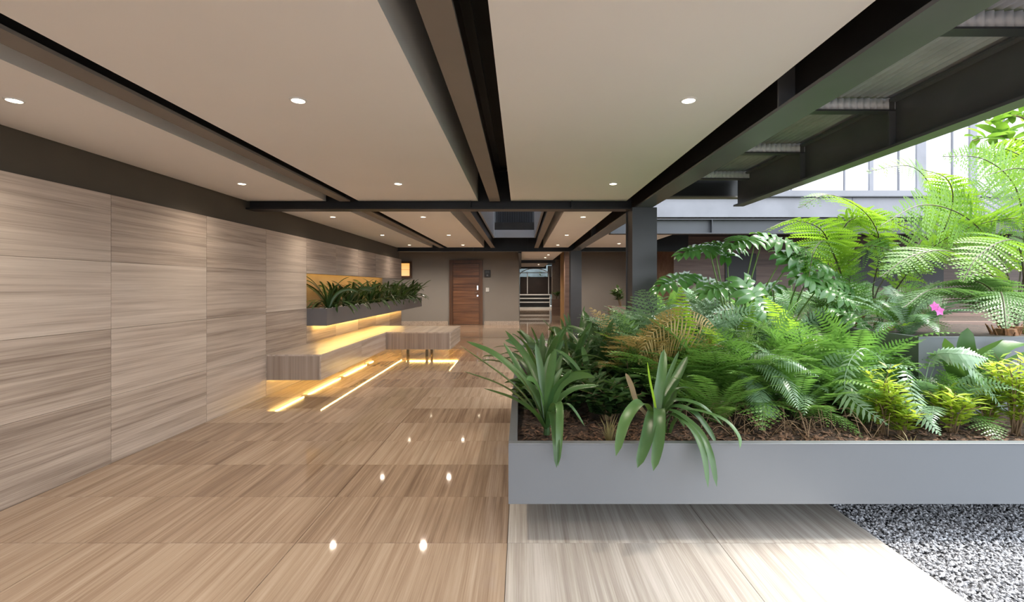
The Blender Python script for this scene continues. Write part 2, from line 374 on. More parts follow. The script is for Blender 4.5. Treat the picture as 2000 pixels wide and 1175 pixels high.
ibeam('x', 6.02, WX - .02, 1.375, 2.39, 2.89, .20, 'black cross beam between left wall and front column, dividing the two ceiling bays', stiff=(-.62, .63))
ibeam('x', 13.27, WX - .02, 4.6, 2.39, 2.89, .20, 'farther black cross beam above the wooden door and passage', stiff=(-1.3, .2))
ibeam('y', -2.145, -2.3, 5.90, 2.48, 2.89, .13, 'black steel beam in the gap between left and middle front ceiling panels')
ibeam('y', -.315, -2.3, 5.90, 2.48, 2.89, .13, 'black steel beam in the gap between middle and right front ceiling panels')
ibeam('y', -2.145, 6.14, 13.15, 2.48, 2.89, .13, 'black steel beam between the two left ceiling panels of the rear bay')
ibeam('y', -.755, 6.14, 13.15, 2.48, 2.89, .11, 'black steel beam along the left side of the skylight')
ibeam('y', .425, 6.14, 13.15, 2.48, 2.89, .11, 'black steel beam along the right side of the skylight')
ibeam('y', 2.565, -2.3, 5.70, 2.385, 2.72, .115, 'outer black pergola beam carrying the corrugated deck over the ferns', stiff=(2.25, 3.3, 4.35), mat=M['steel_mid'])
ibeam('x', 5.80, 1.60, 2.70, 2.50, 2.86, .12, 'short dark beam closing the corrugated pergola deck behind the column')
ibeam('x', 8.8, 1.62, 18, 2.39, 2.66, .20, 'dark grey lower fascia beam across the courtyard behind the ferns', stiff=(3.45, 6.0, 8.5), mat=M['steel_col'])
e = empty('fascia_beam', (1.62, 8.72, 2.69)); tag(e, 'pale grey upper fascia beam below the white glazing across the courtyard', 'beam', 'steel roof beams')
part(e, 'face_plate', M['steel_light'], (1.62, 5.98, 8.72, 8.9, 2.69, 3.06)); part(e, 'face_plate', M['steel_light'], (5.99, 18, 8.72, 8.9, 2.69, 3.06))
part(e, 'sill', M['steel_light'], (1.62, 18, 8.66, 9.1, 3.06, 3.16)); part(e, 'drip_edge', M['steel_col'], (1.62, 18, 8.66, 8.72, 3.045, 3.06))
def column(x, y, label):
    e = empty('steel_column', (x, y, 0)); tag(e, label, 'column', 'steel columns')
    part(e, 'front_flange', M['steel_col'], (x-.147, x+.147, y-.18, y-.16, .012, 2.388))
    part(e, 'back_flange', M['steel_col'], (x-.147, x+.147, y+.16, y+.18, .012, 2.388))
    part(e, 'side_plate', M['steel_col'], (x-.132, x-.112, y-.16, y+.16, .012, 2.388))
    part(e, 'side_plate', M['steel_col'], (x+.112, x+.132, y-.16, y+.16, .012, 2.388))
    part(e, 'base_plate', M['steel_col'], (x-.19, x+.19, y-.22, y+.22, 0, .012))
column(1.48, 5.95, 'dark grey steel column rising behind the ferns near the centre')
column(1.48, 13.1, 'black steel column farther back beside the passage')
# corrugated deck and purlins
m = MB(); n = 150; x0, x1 = 1.50, 2.62
for i in range(n + 1):
    x = x0 + (x1 - x0) * i / n; z = 2.745 + .012 * math.sin(2 * math.pi * (x - x0) / .05)
    m.v += [(x, -2.3, z), (x, 5.75, z)]
for i in range(n): m.f.append((2*i, 2*i+1, 2*i+3, 2*i+2))
dk = m.build('corrugated_deck', M['deck'], None, True); md = dk.modifiers.new('t', 'SOLIDIFY'); md.thickness = .004
tag(dk, 'dark corrugated metal deck spanning between the two right-hand beams', 'roof deck')
for i, y in enumerate((1.2, 2.25, 3.3, 4.35, 5.4)):
    e = empty('purlin', (1.59, y, 2.64)); w_ = ('out of the top of the frame', 'nearest the top right corner', 'second from the top right corner', 'third from the top right corner', 'farthest, beside the dark end beam')[i]
    tag(e, 'pale ribbed purlin under the corrugated deck, ' + w_, 'purlin', 'deck purlins')
    m = MB(); nn = 72
    for k in range(nn + 1):
        x = 1.495 + (2.552 - 1.495) * k / nn; yy = y + .008 * math.sin(2 * math.pi * (x) / .045)
        m.v += [(x, yy, 2.65), (x, yy, 2.731)]
    for k in range(nn): m.f.append((2*k, 2*k+2, 2*k+3, 2*k+1))
    o = m.build('ribbed_face', M['purlin'], e, True); md = o.modifiers.new('t', 'SOLIDIFY'); md.thickness = .004
    part(e, 'angle_flange', M['steel_col'], (1.59, 2.552, y - .012, y + .06, 2.64, 2.65))

# ---- glazing across the courtyard
gl = [1.62, 2.6, 3.6, 4.6, 5.04, 6.03, 6.52, 7.04, 7.45, 8.04, 8.42, 9.0, 9.6, 10.6, 11.6, 12.6, 13.6, 14.6, 15.6, 16.6, 17.9]
wall_court = struct('wall_court', M['white'], (1.62, 18, 9.25, 9.4, 3.16, 5.4))
w2 = empty('window_2', (1.62, 9.0, 3.16)); tag(w2, kind='structure')
for a, b in zip(gl[:-1], gl[1:]):
    part(w2, 'pane', M['curtain'], (a + .012, b - .012, 9.02, 9.04, 3.17, 5.3))
for i, a in enumerate(gl):
    wd = {6: .07, 8: .17, 10: .13, 3: .03}.get(i, .012)
    part(w2, 'mullion', M['steel_light'], (a - wd/2, a + wd/2, 8.98, 9.05, 3.161, 5.3))
# ---- dim rooms under the far building
wb = struct('wall_rear_court', M['brown_stone'], (4.6, 18, 14.2, 14.4, 0, 2.9), (4.5, 4.6, 14.2, 17.8, 0, 2.9))
part(wb, 'dark_opening', M['black'], (6.0, 6.9, 14.17, 14.2, .9, 2.4)); part(wb, 'dark_opening', M['black'], (9.3, 12.4, 14.17, 14.2, 1.4, 2.5))
e = empty('stone_counter', (7.6, 11.2, 0)); tag(e, 'long brown stone counter behind the pale grasses', 'counter')
part(e, 'top', M['brown_stone'], (4.3, 18, 10.8, 11.7, 1.14, 1.22)); part(e, 'front', M['brown_stone'], (4.35, 18, 10.86, 11.6, 0, 1.14))

# ================================================================== LIGHTS
lens_mesh = MB(); lens_mesh.tube([(0,0,0), (0,0,-.004), (0,0,-.007)], .036, .030, 20); lens_mesh = lens_mesh.mesh('lens', M['lens'])
def ring_mesh():
    m = MB(); n = 24
    for r, z in ((.036, .0), (.036, -.006), (.044, -.006), (.046, 0)):
        for k in range(n): m.v.append((r*math.cos(2*math.pi*k/n), r*math.sin(2*math.pi*k/n), z))
    for j in range(3):
        for k in range(n):
            k2 = (k+1) % n; m.f.append((j*n+k, j*n+k2, (j+1)*n+k2, (j+1)*n+k))
    return m.mesh('trim_ring', M['white'])
ring = ring_mesh()
def downlight(x, y, label, watt=1.0, z=CEIL):
    e = empty('downlight' if label else 'unseen_lamp', (x, y, z))
    if label: tag(e, label, 'downlight', 'recessed ceiling downlights')
    else: e.parent = ceiling  # lamps without a label are out of view
    o = bpy.data.objects.new('trim_ring', ring); link(o, e)
    o = bpy.data.objects.new('lens', lens_mesh); link(o, e)
    ld = bpy.data.lights.new('downlight_beam', 'SPOT'); ld.energy = LAMP_W * watt; ld.color = LAMP_COL; ld.spot_size = math.radians(150); ld.spot_blend = 1.0; ld.shadow_soft_size = .035
    lo = bpy.data.objects.new('downlight_beam', ld); lo.location = (0, 0, -.02); link(lo, e)
for x, pn in ((-2.85, 'left'), (-1.252, 'middle'), (.945, 'right')):
    downlight(x, .4, None, .7 if x > 0 else (.5 if x < -2 else 1.15))
    for y, rn in ((2.72, 'nearer'), (4.94, 'farther')):
        downlight(x, y, f'{rn} of the glowing downlights in the {pn} front ceiling panel', .7 if x > 0 else (.5 if x < -2 else 1.15))
for x, pn in ((-2.84, 'left'), (-1.475, 'middle'), (.945, 'right')):
    for y, rn in ((7.31, 'nearest'), (9.92, 'second'), (12.33, 'farthest')):
        downlight(x, y, f'{rn} of three small downlights in the {pn} rear ceiling panel', .5 if x < -2 else 1.1)
downlight(2.42, 11.9, 'single downlight in the ceiling right of the front column')
for (x, y, l) in ((.93, 16.2, 'first'), (.91, 17.9, 'second'), (.88, 21.4, 'third'), (.87, 23.6, 'last')):
    downlight(x, y, f'{l} tiny downlight along the passage ceiling', 1.6)
for x in (-4.6, -3.0, -1.4): downlight(x, 16.2, None, 3.4, 2.90)  # unseen lamps added to brighten the back wall
for y in (27.6, 29.6): downlight(.9, y, None, 3.0, 2.90)  # unseen lamps added to light up the gate and white railing
downlight(2.6, 15.6, None, 3.2, 2.90); downlight(6.2, 12.2, None, .7, 2.90); downlight(9.5, 12.2, None, .7, 2.90)  # unseen lamps added to warm and brighten the rear rooms
downlight(2.9, 10.4, 'downlight in the dim ceiling behind the leafy lobed plant', .8)

# ================================================================== LEFT BENCHES AND WALL PLANTER
BT, BB = .545, .207
bench = empty('stone_bench', (-3.0, 9.9, BB)); tag(bench, 'long striped stone bench floating along the left wall, lit from below', 'bench')
BY0, BY1, BX = 6.376, 10.96, -2.634
ys = [BY0, 8.0, 9.45, BY1]
for a, b in zip(ys[:-1], ys[1:]):
    part(bench, 'seat_slab', M['bench_top'], (WX + .002, BX, a + .0012, b - .0012, BT - .02, BT))
    part(bench, 'front_panel', M['bench_front'], (BX - .02, BX, a + .0012, b - .0012, BB, BT - .0205))
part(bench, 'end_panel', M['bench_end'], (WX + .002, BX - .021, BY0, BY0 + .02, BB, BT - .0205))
part(bench, 'underside', M['steel_col'], (WX + .002, BX - .021, BY0 + .021, BY1, BB + .05, BB + .07))
part(bench, 'led_strip', M['led'], (BX - .045, BX - .037, BY0 + .1, BY1 - .1, BB + .002, BB + .012))
part(bench, 'led_strip', M['led_soft'], (WX + .030, WX + .044, BY0 + .05, BY1 - .1, BB + .03, BB + .045))
for y in (7.4, 8.9, 10.4): part(bench, 'bracket', M['steel'], (WX + .001, WX + .5, y - .02, y + .02, BB + .01, BB + .05))
blk = empty('stone_seat_block', (-2.0, 10.2, 0)); tag(blk, 'square striped stone block jutting from the bench, glowing underneath', 'bench')
KX0, KX1, KY0, KY1 = BX + .002, -1.37, 9.45, 10.96
part(blk, 'top_slab', M['bench_top'], (KX0, KX1, KY0, KY1, BT - .02, BT))
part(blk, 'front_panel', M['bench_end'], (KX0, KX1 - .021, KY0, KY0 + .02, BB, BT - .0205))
part(blk, 'side_panel', M['bench_front'], (KX1 - .02, KX1, KY0, KY1, BB, BT - .0205))
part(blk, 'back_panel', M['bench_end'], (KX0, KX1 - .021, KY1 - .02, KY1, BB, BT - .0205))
part(blk, 'underside', M['steel_col'], (KX0, KX1 - .021, KY0 + .021, KY1 - .021, BB + .05, BB + .07))
part(blk, 'led_strip', M['led'], (KX0 + .05, KX1 - .05, KY1 - .054, KY1 - .046, BB + .03, BB + .045))
part(blk, 'led_strip', M['led'], (KX1 - .054, KX1 - .046, KY0 + .05, KY1 - .07, BB + .03, BB + .045))
part(blk, 'led_strip', M['led'], (KX0 + .05, KX1 - .07, KY0 + .046, KY0 + .054, BB + .03, BB + .045))
for x, y in ((-1.93, 9.95), (-1.93, 10.5), (-2.4, 10.3)): part(blk, 'leg', M['steel'], (x - .025, x + .025, y - .025, y + .025, 0, BB + .05))

NX0, NX1, NZ0, NZ1, NY0, NY1 = -3.82, -3.037, .825, 1.097, 7.57, 14.85
wp = empty('wall_planter', (-3.2, 11.2, NZ0)); tag(wp, 'dark grey metal trough in the left wall niche, holding strappy plants', 'planter')
for a, b in ((NY0, 9.43), (9.43, 12.36), (12.36, NY1)):
    part(wp, 'front_panel', M['planter_dark'], (NX1 - .012, NX1, a + .001, b - .001, NZ0, NZ1))
part(wp, 'end_panel', M['planter_dark'], (WX + .001, NX1 - .0125, NY0, NY0 + .012, NZ0, NZ1))
part(wp, 'end_panel', M['planter_dark'], (-3.4, NX1 - .0125, NY1 - .012, NY1, NZ0, NZ1))
part(wp, 'base', M['planter_dark'], (WX + .001, NX1 - .0125, NY0 + .0125, NY1 - .0125, NZ0, NZ0 + .02))
part(wp, 'led_strip', M['led'], (WX + .066, WX + .074, NY0 + .22, 13.5, NZ0 - .014, NZ0 - .001))
ws = MB(); ws.box(WX + .002, NX1 - .014, NY0 + .014, NY1 - .014, NZ0 + .03, NZ1 - .035); ws.box(-3.87, WX - .03, NY0, 13.5, 1.001, NZ1 - .035)
tag(ws.build('potting_soil', M['soil']), 'dark soil and pale pebbles in the wall trough', 'soil', kind='stuff')
part(wall_left, 'niche_light', M['led_soft'], (-3.55, -3.54, 7.7, 13.4, 1.78, 1.795))

# ================================================================== MAIN PLANTER
GX0, GX1, GY0, GY1 = -.07, 5.2, 2.756, 5.68
gp = empty('garden_planter', (1.5, 4.2, 0)); tag(gp, 'long smooth grey metal planter floating above the floor, filled with ferns', 'planter')
part(gp, 'front_panel', M['planter'], (GX0, GX1, GY0, GY0 + .012, BB, BT))
part(gp, 'side_panel', M['planter'], (GX0, GX0 + .012, GY0 + .0125, GY1, BB, BT))
part(gp, 'back_panel', M['planter'], (GX0 + .0125, GX1, GY1 - .012, GY1, BB, BT))
part(gp, 'rim', M['planter'], (GX0, GX1, GY0 - .002, GY0 + .05, BT, BT + .008), (GX0, GX0 + .05, GY0 + .051, GY1, BT, BT + .008), bevel=.003)
part(gp, 'inner_lining', M['planter'], (GX0 + .05, GX1, GY0 + .047, GY0 + .05, BT - .1, BT - .001), (GX0 + .047, GX0 + .05, GY0 + .05, GY1 - .05, BT - .1, BT - .001))
part(gp, 'base', M['planter'], (GX0 + .0125, GX1, GY0 + .0125, GY1 - .0125, BB, BB + .015))
part(gp, 'pedestal', M['steel'], (GX0 + .5, GX1 - .3, GY0 + .85, GY1 - .3, 0, BB))
def soil_h(x, y): return .49 + .035 * mnoise.noise(Vector((x * 2.3, y * 2.3, 0))) + .018 * mnoise.noise(Vector((x * 14, y * 14, 3)))
m = MB(); nx, ny = 170, 100
for j in range(ny + 1):
    for i in range(nx + 1):
        x = GX0 + .05 + (GX1 - GX0 - .06) * i / nx; y = GY0 + .051 + (GY1 - GY0 - .07) * j / ny
        m.v.append((x, y, soil_h(x, y) + rnd.uniform(-.006, .006)))
for j in range(ny):
    for i in range(nx):
        a = j * (nx + 1) + i; m.f.append((a, a + 1, a + nx + 2, a + nx + 1))
tag(m.build('planter_soil', M['soil']), 'dark brown soil with bark in the long grey planter', 'soil', kind='stuff')
m = MB()
for i in range(2600):
    x = rnd.uniform(0, 3.3); y = GY0 + .06 + abs(rnd.gauss(0, .35)); z = soil_h(x, y) + .006
    if y > 4.0: continue
    a = rnd.uniform(0, 6.28); l = rnd.uniform(.006, .026); w = rnd.uniform(.003, .009); dz = rnd.uniform(-.5, .5) * l
    u = Vector((math.cos(a), math.sin(a), dz / l)) * l; v = Vector((-math.sin(a), math.cos(a), rnd.uniform(-.4, .4))) * w
    c = Vector((x, y, z)); b = len(m.v)
    m.v += [tuple(c - u - v), tuple(c + u - v), tuple(c + u + v), tuple(c - u + v), tuple(c + Vector((0, 0, .005)))]
    m.f += [(b, b+1, b+4), (b+1, b+2, b+4), (b+2, b+3, b+4), (b+3, b, b+4)]
tag(m.build('bark_mulch', M['bark']), 'brown bark chips scattered on the planter soil', 'mulch', kind='stuff')
# second, taller planter at right
sp = empty('tall_planter', (4.1, 4.9, .45)); tag(sp, 'taller grey planter box at right behind the golden shrubs, holding the tree fern', 'planter')
SX0, SX1, SY0, SY1, SZ = 2.98, 5.15, 3.62, 5.6, 1.06
part(sp, 'front_panel', M['planter'], (SX0, SX1, SY0, SY0 + .012, .42, SZ)); part(sp, 'side_panel', M['planter'], (SX0, SX0 + .012, SY0 + .0125, SY1, .42, SZ))
part(sp, 'rim', M['planter'], (SX0, SX1, SY0 - .002, SY0 + .05, SZ, SZ + .008), (SX0, SX0 + .05, SY0 + .051, SY1, SZ, SZ + .008))
m = MB(); m.box(SX0 + .0125, SX1, SY0 + .0125, SY1, .45, SZ - .05); tag(m.build('tall_planter_soil', M['soil']), 'dark soil in the taller grey planter under the tree fern', 'soil', kind='stuff')
rp_ = empty('rear_planter', (5.5, 7.4, 0)); tag(rp_, 'low brown raised bed behind the ferns planted with pale grasses', 'planter')
part(rp_, 'front_panel', M['brown_stone'], (1.75, 12.0, 6.35, 6.45, 0, .98)); part(rp_, 'back_panel', M['brown_stone'], (1.75, 12.0, 8.3, 8.4, 0, .98)); part(rp_, 'side_panel', M['brown_stone'], (1.75, 1.85, 6.451, 8.299, 0, .98))
m = MB(); m.box(1.851, 12.0, 6.451, 8.299, 0.0, .93); tag(m.build('rear_bed_soil', M['soil']), 'dark soil in the raised bed behind the ferns', 'soil', kind='stuff')

# ================================================================== PLANTS
def catmull(pts, n):
    pts = [Vector(p) for p in pts]; q = [pts[0]*2 - pts[1]] + pts + [pts[-1]*2 - pts[-2]]; out = []
    segs = len(pts) - 1
    for i in range(n + 1):
        u = i / n * segs; k = min(int(u), segs - 1); t = u - k
        a, b, c, d = q[k], q[k+1], q[k+2], q[k+3]
        out.append(.5 * ((2*b) + (c - a)*t + (2*a - 5*b + 4*c - d)*t*t + (3*b - a - 3*c + d)*t*t*t))
    return out
def frames(pts):
    fr = []; prev = None
    for i in range(len(pts)):
        t = (pts[min(i+1, len(pts)-1)] - pts[max(i-1, 0)]).normalized()
        if prev is None:
            s = t.cross(Vector((0, 0, 1)))
            if s.length < .15: s = t.cross(Vector((.3, -1, .2)))
        else:
            s = prev - t * prev.dot(t)
        s.normalize(); prev = s; fr.append((t, s, s.cross(t)))
    return fr
def arch(L, a0, bend, p=1.3, n=16, side=0.0):
    """a stem that leaves the ground a0 from vertical and bends over outwards (+X)"""
    pts = [Vector((0, 0, 0))]; ds = L / n
    for i in range(n):
        s = (i + .5) / n; th = a0 + bend * s ** p
        pts.append(pts[-1] + Vector((math.sin(th) * ds, side * s * ds, math.cos(th) * ds)))
    return pts
def strap_mesh(pts, w, mat, n=14, fold=.25, tip=.30, twist=0.0, base=.55):
    pts = catmull(pts, n); fr = frames(pts); m = MB()
    for i, (p, (t, s, nn)) in enumerate(zip(pts, fr)):
        u = i / n
        ww = w * (base + (1 - base) * min(1, u / .35))
        if u > 1 - tip: ww *= math.sqrt(max(0.0, 1 - ((u - (1 - tip)) / tip) ** 2)) * .97 + .03
        if twist:
            s = (Matrix.Rotation(twist * u, 3, t) @ s); nn = s.cross(t)
        m.v += [tuple(p - s*ww/2 + nn*ww*fold*.5), tuple(p - nn*ww*fold*.2), tuple(p + s*ww/2 + nn*ww*fold*.5)]
    for i in range(n):
        a = 3*i; m.f += [(a, a+1, a+4, a+3), (a+1, a+2, a+5, a+4)]
    return m.mesh('leaf', mat, True)
def frond_mesh(pts, pairs, plen, pw, mat, stipe=.12, bip=0, droop=.25, sweep=.35, n=24, rad=.004, taper=.55, rs=None, name='frond', rmat=None):
    """feather frond: a midrib with side leaflets; bip > 0 gives every leaflet its own row of small leaflets"""
    rs = rs or rnd
    cp = catmull(pts, n); fr = frames(cp); m = MB(); m.tube(cp, rad, rad * .3, 4, False); nr = len(m.f)
    for i in range(pairs):
        u = stipe + (1 - stipe) * (i + .5) / pairs
        v = (u - stipe) / (1 - stipe)
        shape = min(1, .45 + v / taper * .55) if v < taper else (1 - ((v - taper) / (1 - taper)) ** 1.5) * .97 + .03
        k = min(int(u * n), n - 1); f = u * n - k; p = cp[k].lerp(cp[k+1], f); t, s, nn = fr[k]
        for sg in (-1, 1):
            l = plen * shape * rs.uniform(.88, 1.06); sw = sweep + .25 * v
            d = (s * sg * math.cos(sw) + t * math.sin(sw) + nn * rs.uniform(-.08, .12)).normalized()
            dn = Vector((0, 0, -1))
            if not bip:
                q = t * pw / 2 * (.5 + .5 * shape); b = len(m.v)
                p1 = p + d*l*.45 + dn*l*droop*.15; p2 = p + d*l + dn*l*droop*.6
                m.v += [tuple(p - q*.6), tuple(p + q*.6), tuple(p1 + q), tuple(p1 - q), tuple(p2 + q*.12), tuple(p2 - q*.12)]
                m.f += [(b, b+1, b+2, b+3), (b+3, b+2, b+4, b+5)]
            else:
                nb_ = max(3, int(bip * shape)); e = t - d * t.dot(d); e.normalize()
                for j in range(nb_):
                    w = (j + .6) / nb_; c = p + d*l*w + dn*l*droop*w*w*.7
                    ll = pw * (1 - w ** 1.8 * .85) * (.35 + .65 * shape)
                    g = l / nb_ * .5
                    for s2 in (-1, 1):
                        ax = (e * s2 + d * .45).normalized(); b = len(m.v); hd = dn * ll * .18
                        m.v += [tuple(c - d*g*.6), tuple(c + ax*ll*.55 - d*g + hd*.3), tuple(c + ax*ll + hd), tuple(c + ax*ll*.5 + d*g)]
                        m.f += [(b, b+1, b+2, b+3)]
                b = len(m.v); m.v += [tuple(p - t*.0015), tuple(p + t*.0015), tuple(p + d*l + dn*l*droop*.7)]; m.f.append((b, b+1, b+2))
    me = m.mesh(name, mat, False)
    if rmat:
        me.materials.append(rmat)
        me.polygons.foreach_set('material_index', [1 if i < nr else 0 for i in range(len(me.polygons))])
    return me
def place(mesh, name, parent, loc=(0,0,0), rz=0, tilt=0, s=1.0, roll=0):
    o = bpy.data.objects.new(name, mesh); link(o, parent); o.location = loc; o.rotation_euler = (roll, tilt, rz); o.scale = (s, s, s); return o

# --- shared leaf pools
def strap_pool(mat, w, spread=1.0):
    out = []
    for i in range(12):
        a0 = rnd.uniform(.05, .55) * spread; bd = rnd.uniform(.3, 1.9)
        out.append(strap_mesh(arch(1.0, a0, bd, rnd.uniform(1.2, 2.2), side=rnd.uniform(-.3, .3)), w * rnd.uniform(.85, 1.15), mat, twist=rnd.uniform(-.5, .5)))
    return out
POOL_STRAP = strap_pool(M['strap'], .085); POOL_DARK = strap_pool(M['strap_dark'], .075)
def pool_sword(mat, bendlo=.7, bendhi=1.9):
    out = []
    for i in range(7):
        a0 = .10 + .12 * i + rnd.uniform(-.05, .05); bd = rnd.uniform(bendlo, bendhi)
        out.append(frond_mesh(arch(1.0, a0, bd, 1.5, side=rnd.uniform(-.25, .25)), 29, .128, .027, mat, stipe=.10, droop=rnd.uniform(.1, .5), sweep=.22, rad=.004))
    return out
POOL_FERN = pool_sword(M['fern']); POOL_BLUE = pool_sword(M['fern_blue']); POOL_LIME = pool_sword(M['fern_lime'], .4, 1.1)
def pool_lace(mat):
    out = []
    for i in range(6):
        a0 = .15 + .14 * i; bd = rnd.uniform(.8, 1.5)
        out.append(frond_mesh(arch(1.0, a0, bd, 1.4, side=rnd.uniform(-.25, .25)), 15, .30, .046, mat, stipe=.24, bip=10, droop=rnd.uniform(.1, .4), sweep=.3, rad=.004, taper=.2))
    return out
POOL_LACE = pool_lace(M['fern']); POOL_LACE_B = pool_lace(M['fern_blue']); POOL_DRY = pool_lace(M['fern_dry'])

def rosette(name, loc, pool, n, L, label, cat, group=None, pname='leaf', jit=.02, upright=None):
    e = empty(name, loc); tag(e, label, cat, group)
    a0 = rnd.uniform(0, 6.28)
    for i in range(n):
        me = pool[rnd.randrange(len(pool)) if upright is None else min(len(pool)-1, int(rnd.random() ** upright * len(pool)))]
        place(me, pname, e, (rnd.uniform(-jit, jit), rnd.uniform(-jit, jit), 0), a0 + i * 2.4 + rnd.uniform(-.3, .3), rnd.uniform(-.12, .12), L * rnd.uniform(.72, 1.1))
    return e

# --- the two strap-leaved plants at the planter's front corner, leaf by leaf
def strap_plant(name, base, leaves, label, group, w=.05, mats=None):
    e = empty(name, base); tag(e, label, 'plant', group)
    for lf in leaves:
        pts = [Vector((0, 0, 0))] + [P(*q) - base for q in lf[0]]
        mat = lf[2] if len(lf) > 2 else M['strap']
        place(strap_mesh(pts, lf[1] * 1.22, mat, n=16, twist=rnd.uniform(-.3, .3), tip=.35), 'leaf', e)
    m = MB(); m.tube([(0, 0, -.02), (0, 0, .05)], .022, .016, 8); o = m.build('leaf_base', M['strap_dark']); o.parent = e; return e
b1 = P(1068, 842, 3.05)
strap_plant('strap_leaf_plant', b1, [
    ([(1030, 780, 3.05), (985, 736, 3.0), (898, 674, 2.9)], .042), ([(1040, 765, 3.15), (975, 698, 3.2), (911, 666, 3.25)], .042),
    ([(1042, 803, 3.0), (987, 756, 2.9), (904, 724, 2.8)], .042), ([(1045, 808, 2.95), (1005, 780, 2.85), (945, 758, 2.75)], .04),
    ([(1052, 780, 3.1), (1022, 735, 3.2), (983, 668, 3.3)], .042), ([(1058, 775, 3.2), (1035, 709, 3.35), (987, 645, 3.5)], .042),
    ([(1063, 780, 3.1), (1056, 725, 3.15), (1046, 670, 3.2)], .040), ([(1074, 780, 3.1), (1082, 740, 3.2), (1098, 690, 3.3)], .042),
    ([(1080, 770, 3.0), (1110, 735, 2.95), (1155, 722, 2.9)], .040), ([(1078, 795, 2.95), (1092, 790, 2.8), (1093, 840, 2.70), (1090, 910, 2.66)], .036),
    ([(1074, 805, 2.95), (1080, 815, 2.8), (1086, 860, 2.69), (1087, 913, 2.66)], .034), ([(1085, 800, 3.0), (1110, 790, 2.95), (1142, 832, 2.9)], .034),
    ([(1062, 790, 3.15), (1066, 735, 3.25), (1075, 690, 3.35)], .04), ([(1085, 790, 3.1), (1120, 760, 3.15), (1170, 752, 3.2)], .038)],
    'strap-leaved plant at the planter corner, its dark leaves arching out over the floor', 'strap-leaved plants in the grey planter')
for i in range(9): place(rnd.choice(POOL_STRAP), 'leaf', bpy.data.objects['strap_leaf_plant'], (0, 0, .02), rnd.uniform(0, 6.28), rnd.uniform(-.1, .2), rnd.uniform(.4, .58))
b2 = P(1287, 838, 3.0)
strap_plant('strap_leaf_plant', b2, [
    ([(1268, 800, 2.95), (1250, 786, 2.85), (1222, 820, 2.72), (1203, 890, 2.64)], .055), ([(1280, 806, 2.92), (1273, 815, 2.8), (1262, 860, 2.69), (1245, 913, 2.62)], .058),
    ([(1286, 800, 2.92), (1288, 808, 2.8), (1286, 860, 2.69), (1276, 919, 2.62)], .055), ([(1303, 808, 2.95), (1345, 830, 2.8), (1372, 880, 2.67), (1383, 952, 2.6)], .036),
    ([(1306, 800, 2.95), (1360, 835, 2.8), (1386, 885, 2.67), (1400, 950, 2.62)], .036), ([(1310, 795, 2.98), (1352, 803, 2.9), (1380, 835, 2.84), (1399, 866, 2.8)], .036),
    ([(1310, 785, 3.0), (1365, 790, 2.95), (1413, 832, 2.9)], .036), ([(1305, 775, 3.0), (1340, 757, 3.0), (1394, 781, 3.0)], .034),
    ([(1276, 780, 3.0), (1268, 740, 3.02), (1264, 706, 3.05)], .045, M['fern_lime']), ([(1284, 780, 3.05), (1292, 730, 3.1), (1297, 682, 3.2)], .05),
    ([(1290, 780, 3.05), (1308, 730, 3.1), (1326, 685, 3.15)], .022), ([(1296, 785, 3.1), (1320, 740, 3.2), (1343, 695, 3.3)], .05),
    ([(1245, 790, 3.1), (1232, 755, 3.15), (1222, 728, 3.2)], .045, M['strap_brown']), ([(1300, 800, 3.05), (1312, 780, 3.1), (1318, 752, 3.2)], .05),
    ([(1330, 800, 2.95), (1405, 815, 2.8), (1440, 848, 2.72), (1445, 875, 2.68)], .034)],
    'strap-leaved plant with broad leaves drooping over the middle of the planter front', 'strap-leaved plants in the grey planter')
for (x, y, n, L, l) in ((.95, 3.12, 5, .28, 'small strap-leaved sprout beside the drooping plant'), (.42, 4.3, 13, .62, 'upright strap-leaved plant behind the corner plant, below the passage'),
                        (.72, 4.5, 13, .70, 'tall strap-leaved plant just left of the column'), (.15, 4.0, 12, .62, 'strap-leaved plant on the left planter edge behind the corner plant'),
                        (.98, 4.9, 12, .74, 'strap-leaved plant with the tallest broad leaves, against the column'), (.55, 3.7, 10, .5, 'half-hidden strap-leaved plant amid the dark leafy bushes'),
                        (.25, 4.9, 12, .66, 'strap-leaved plant at the far left of the planter'), (.6, 5.3, 12, .7, 'strap-leaved plant at the back edge of the planter')):
    rosette('strap_leaf_plant', (x, y, soil_h(x, y) - .01), POOL_STRAP, int(n * 1.5), L * 1.12, l, 'plant', 'strap-leaved plants in the grey planter')

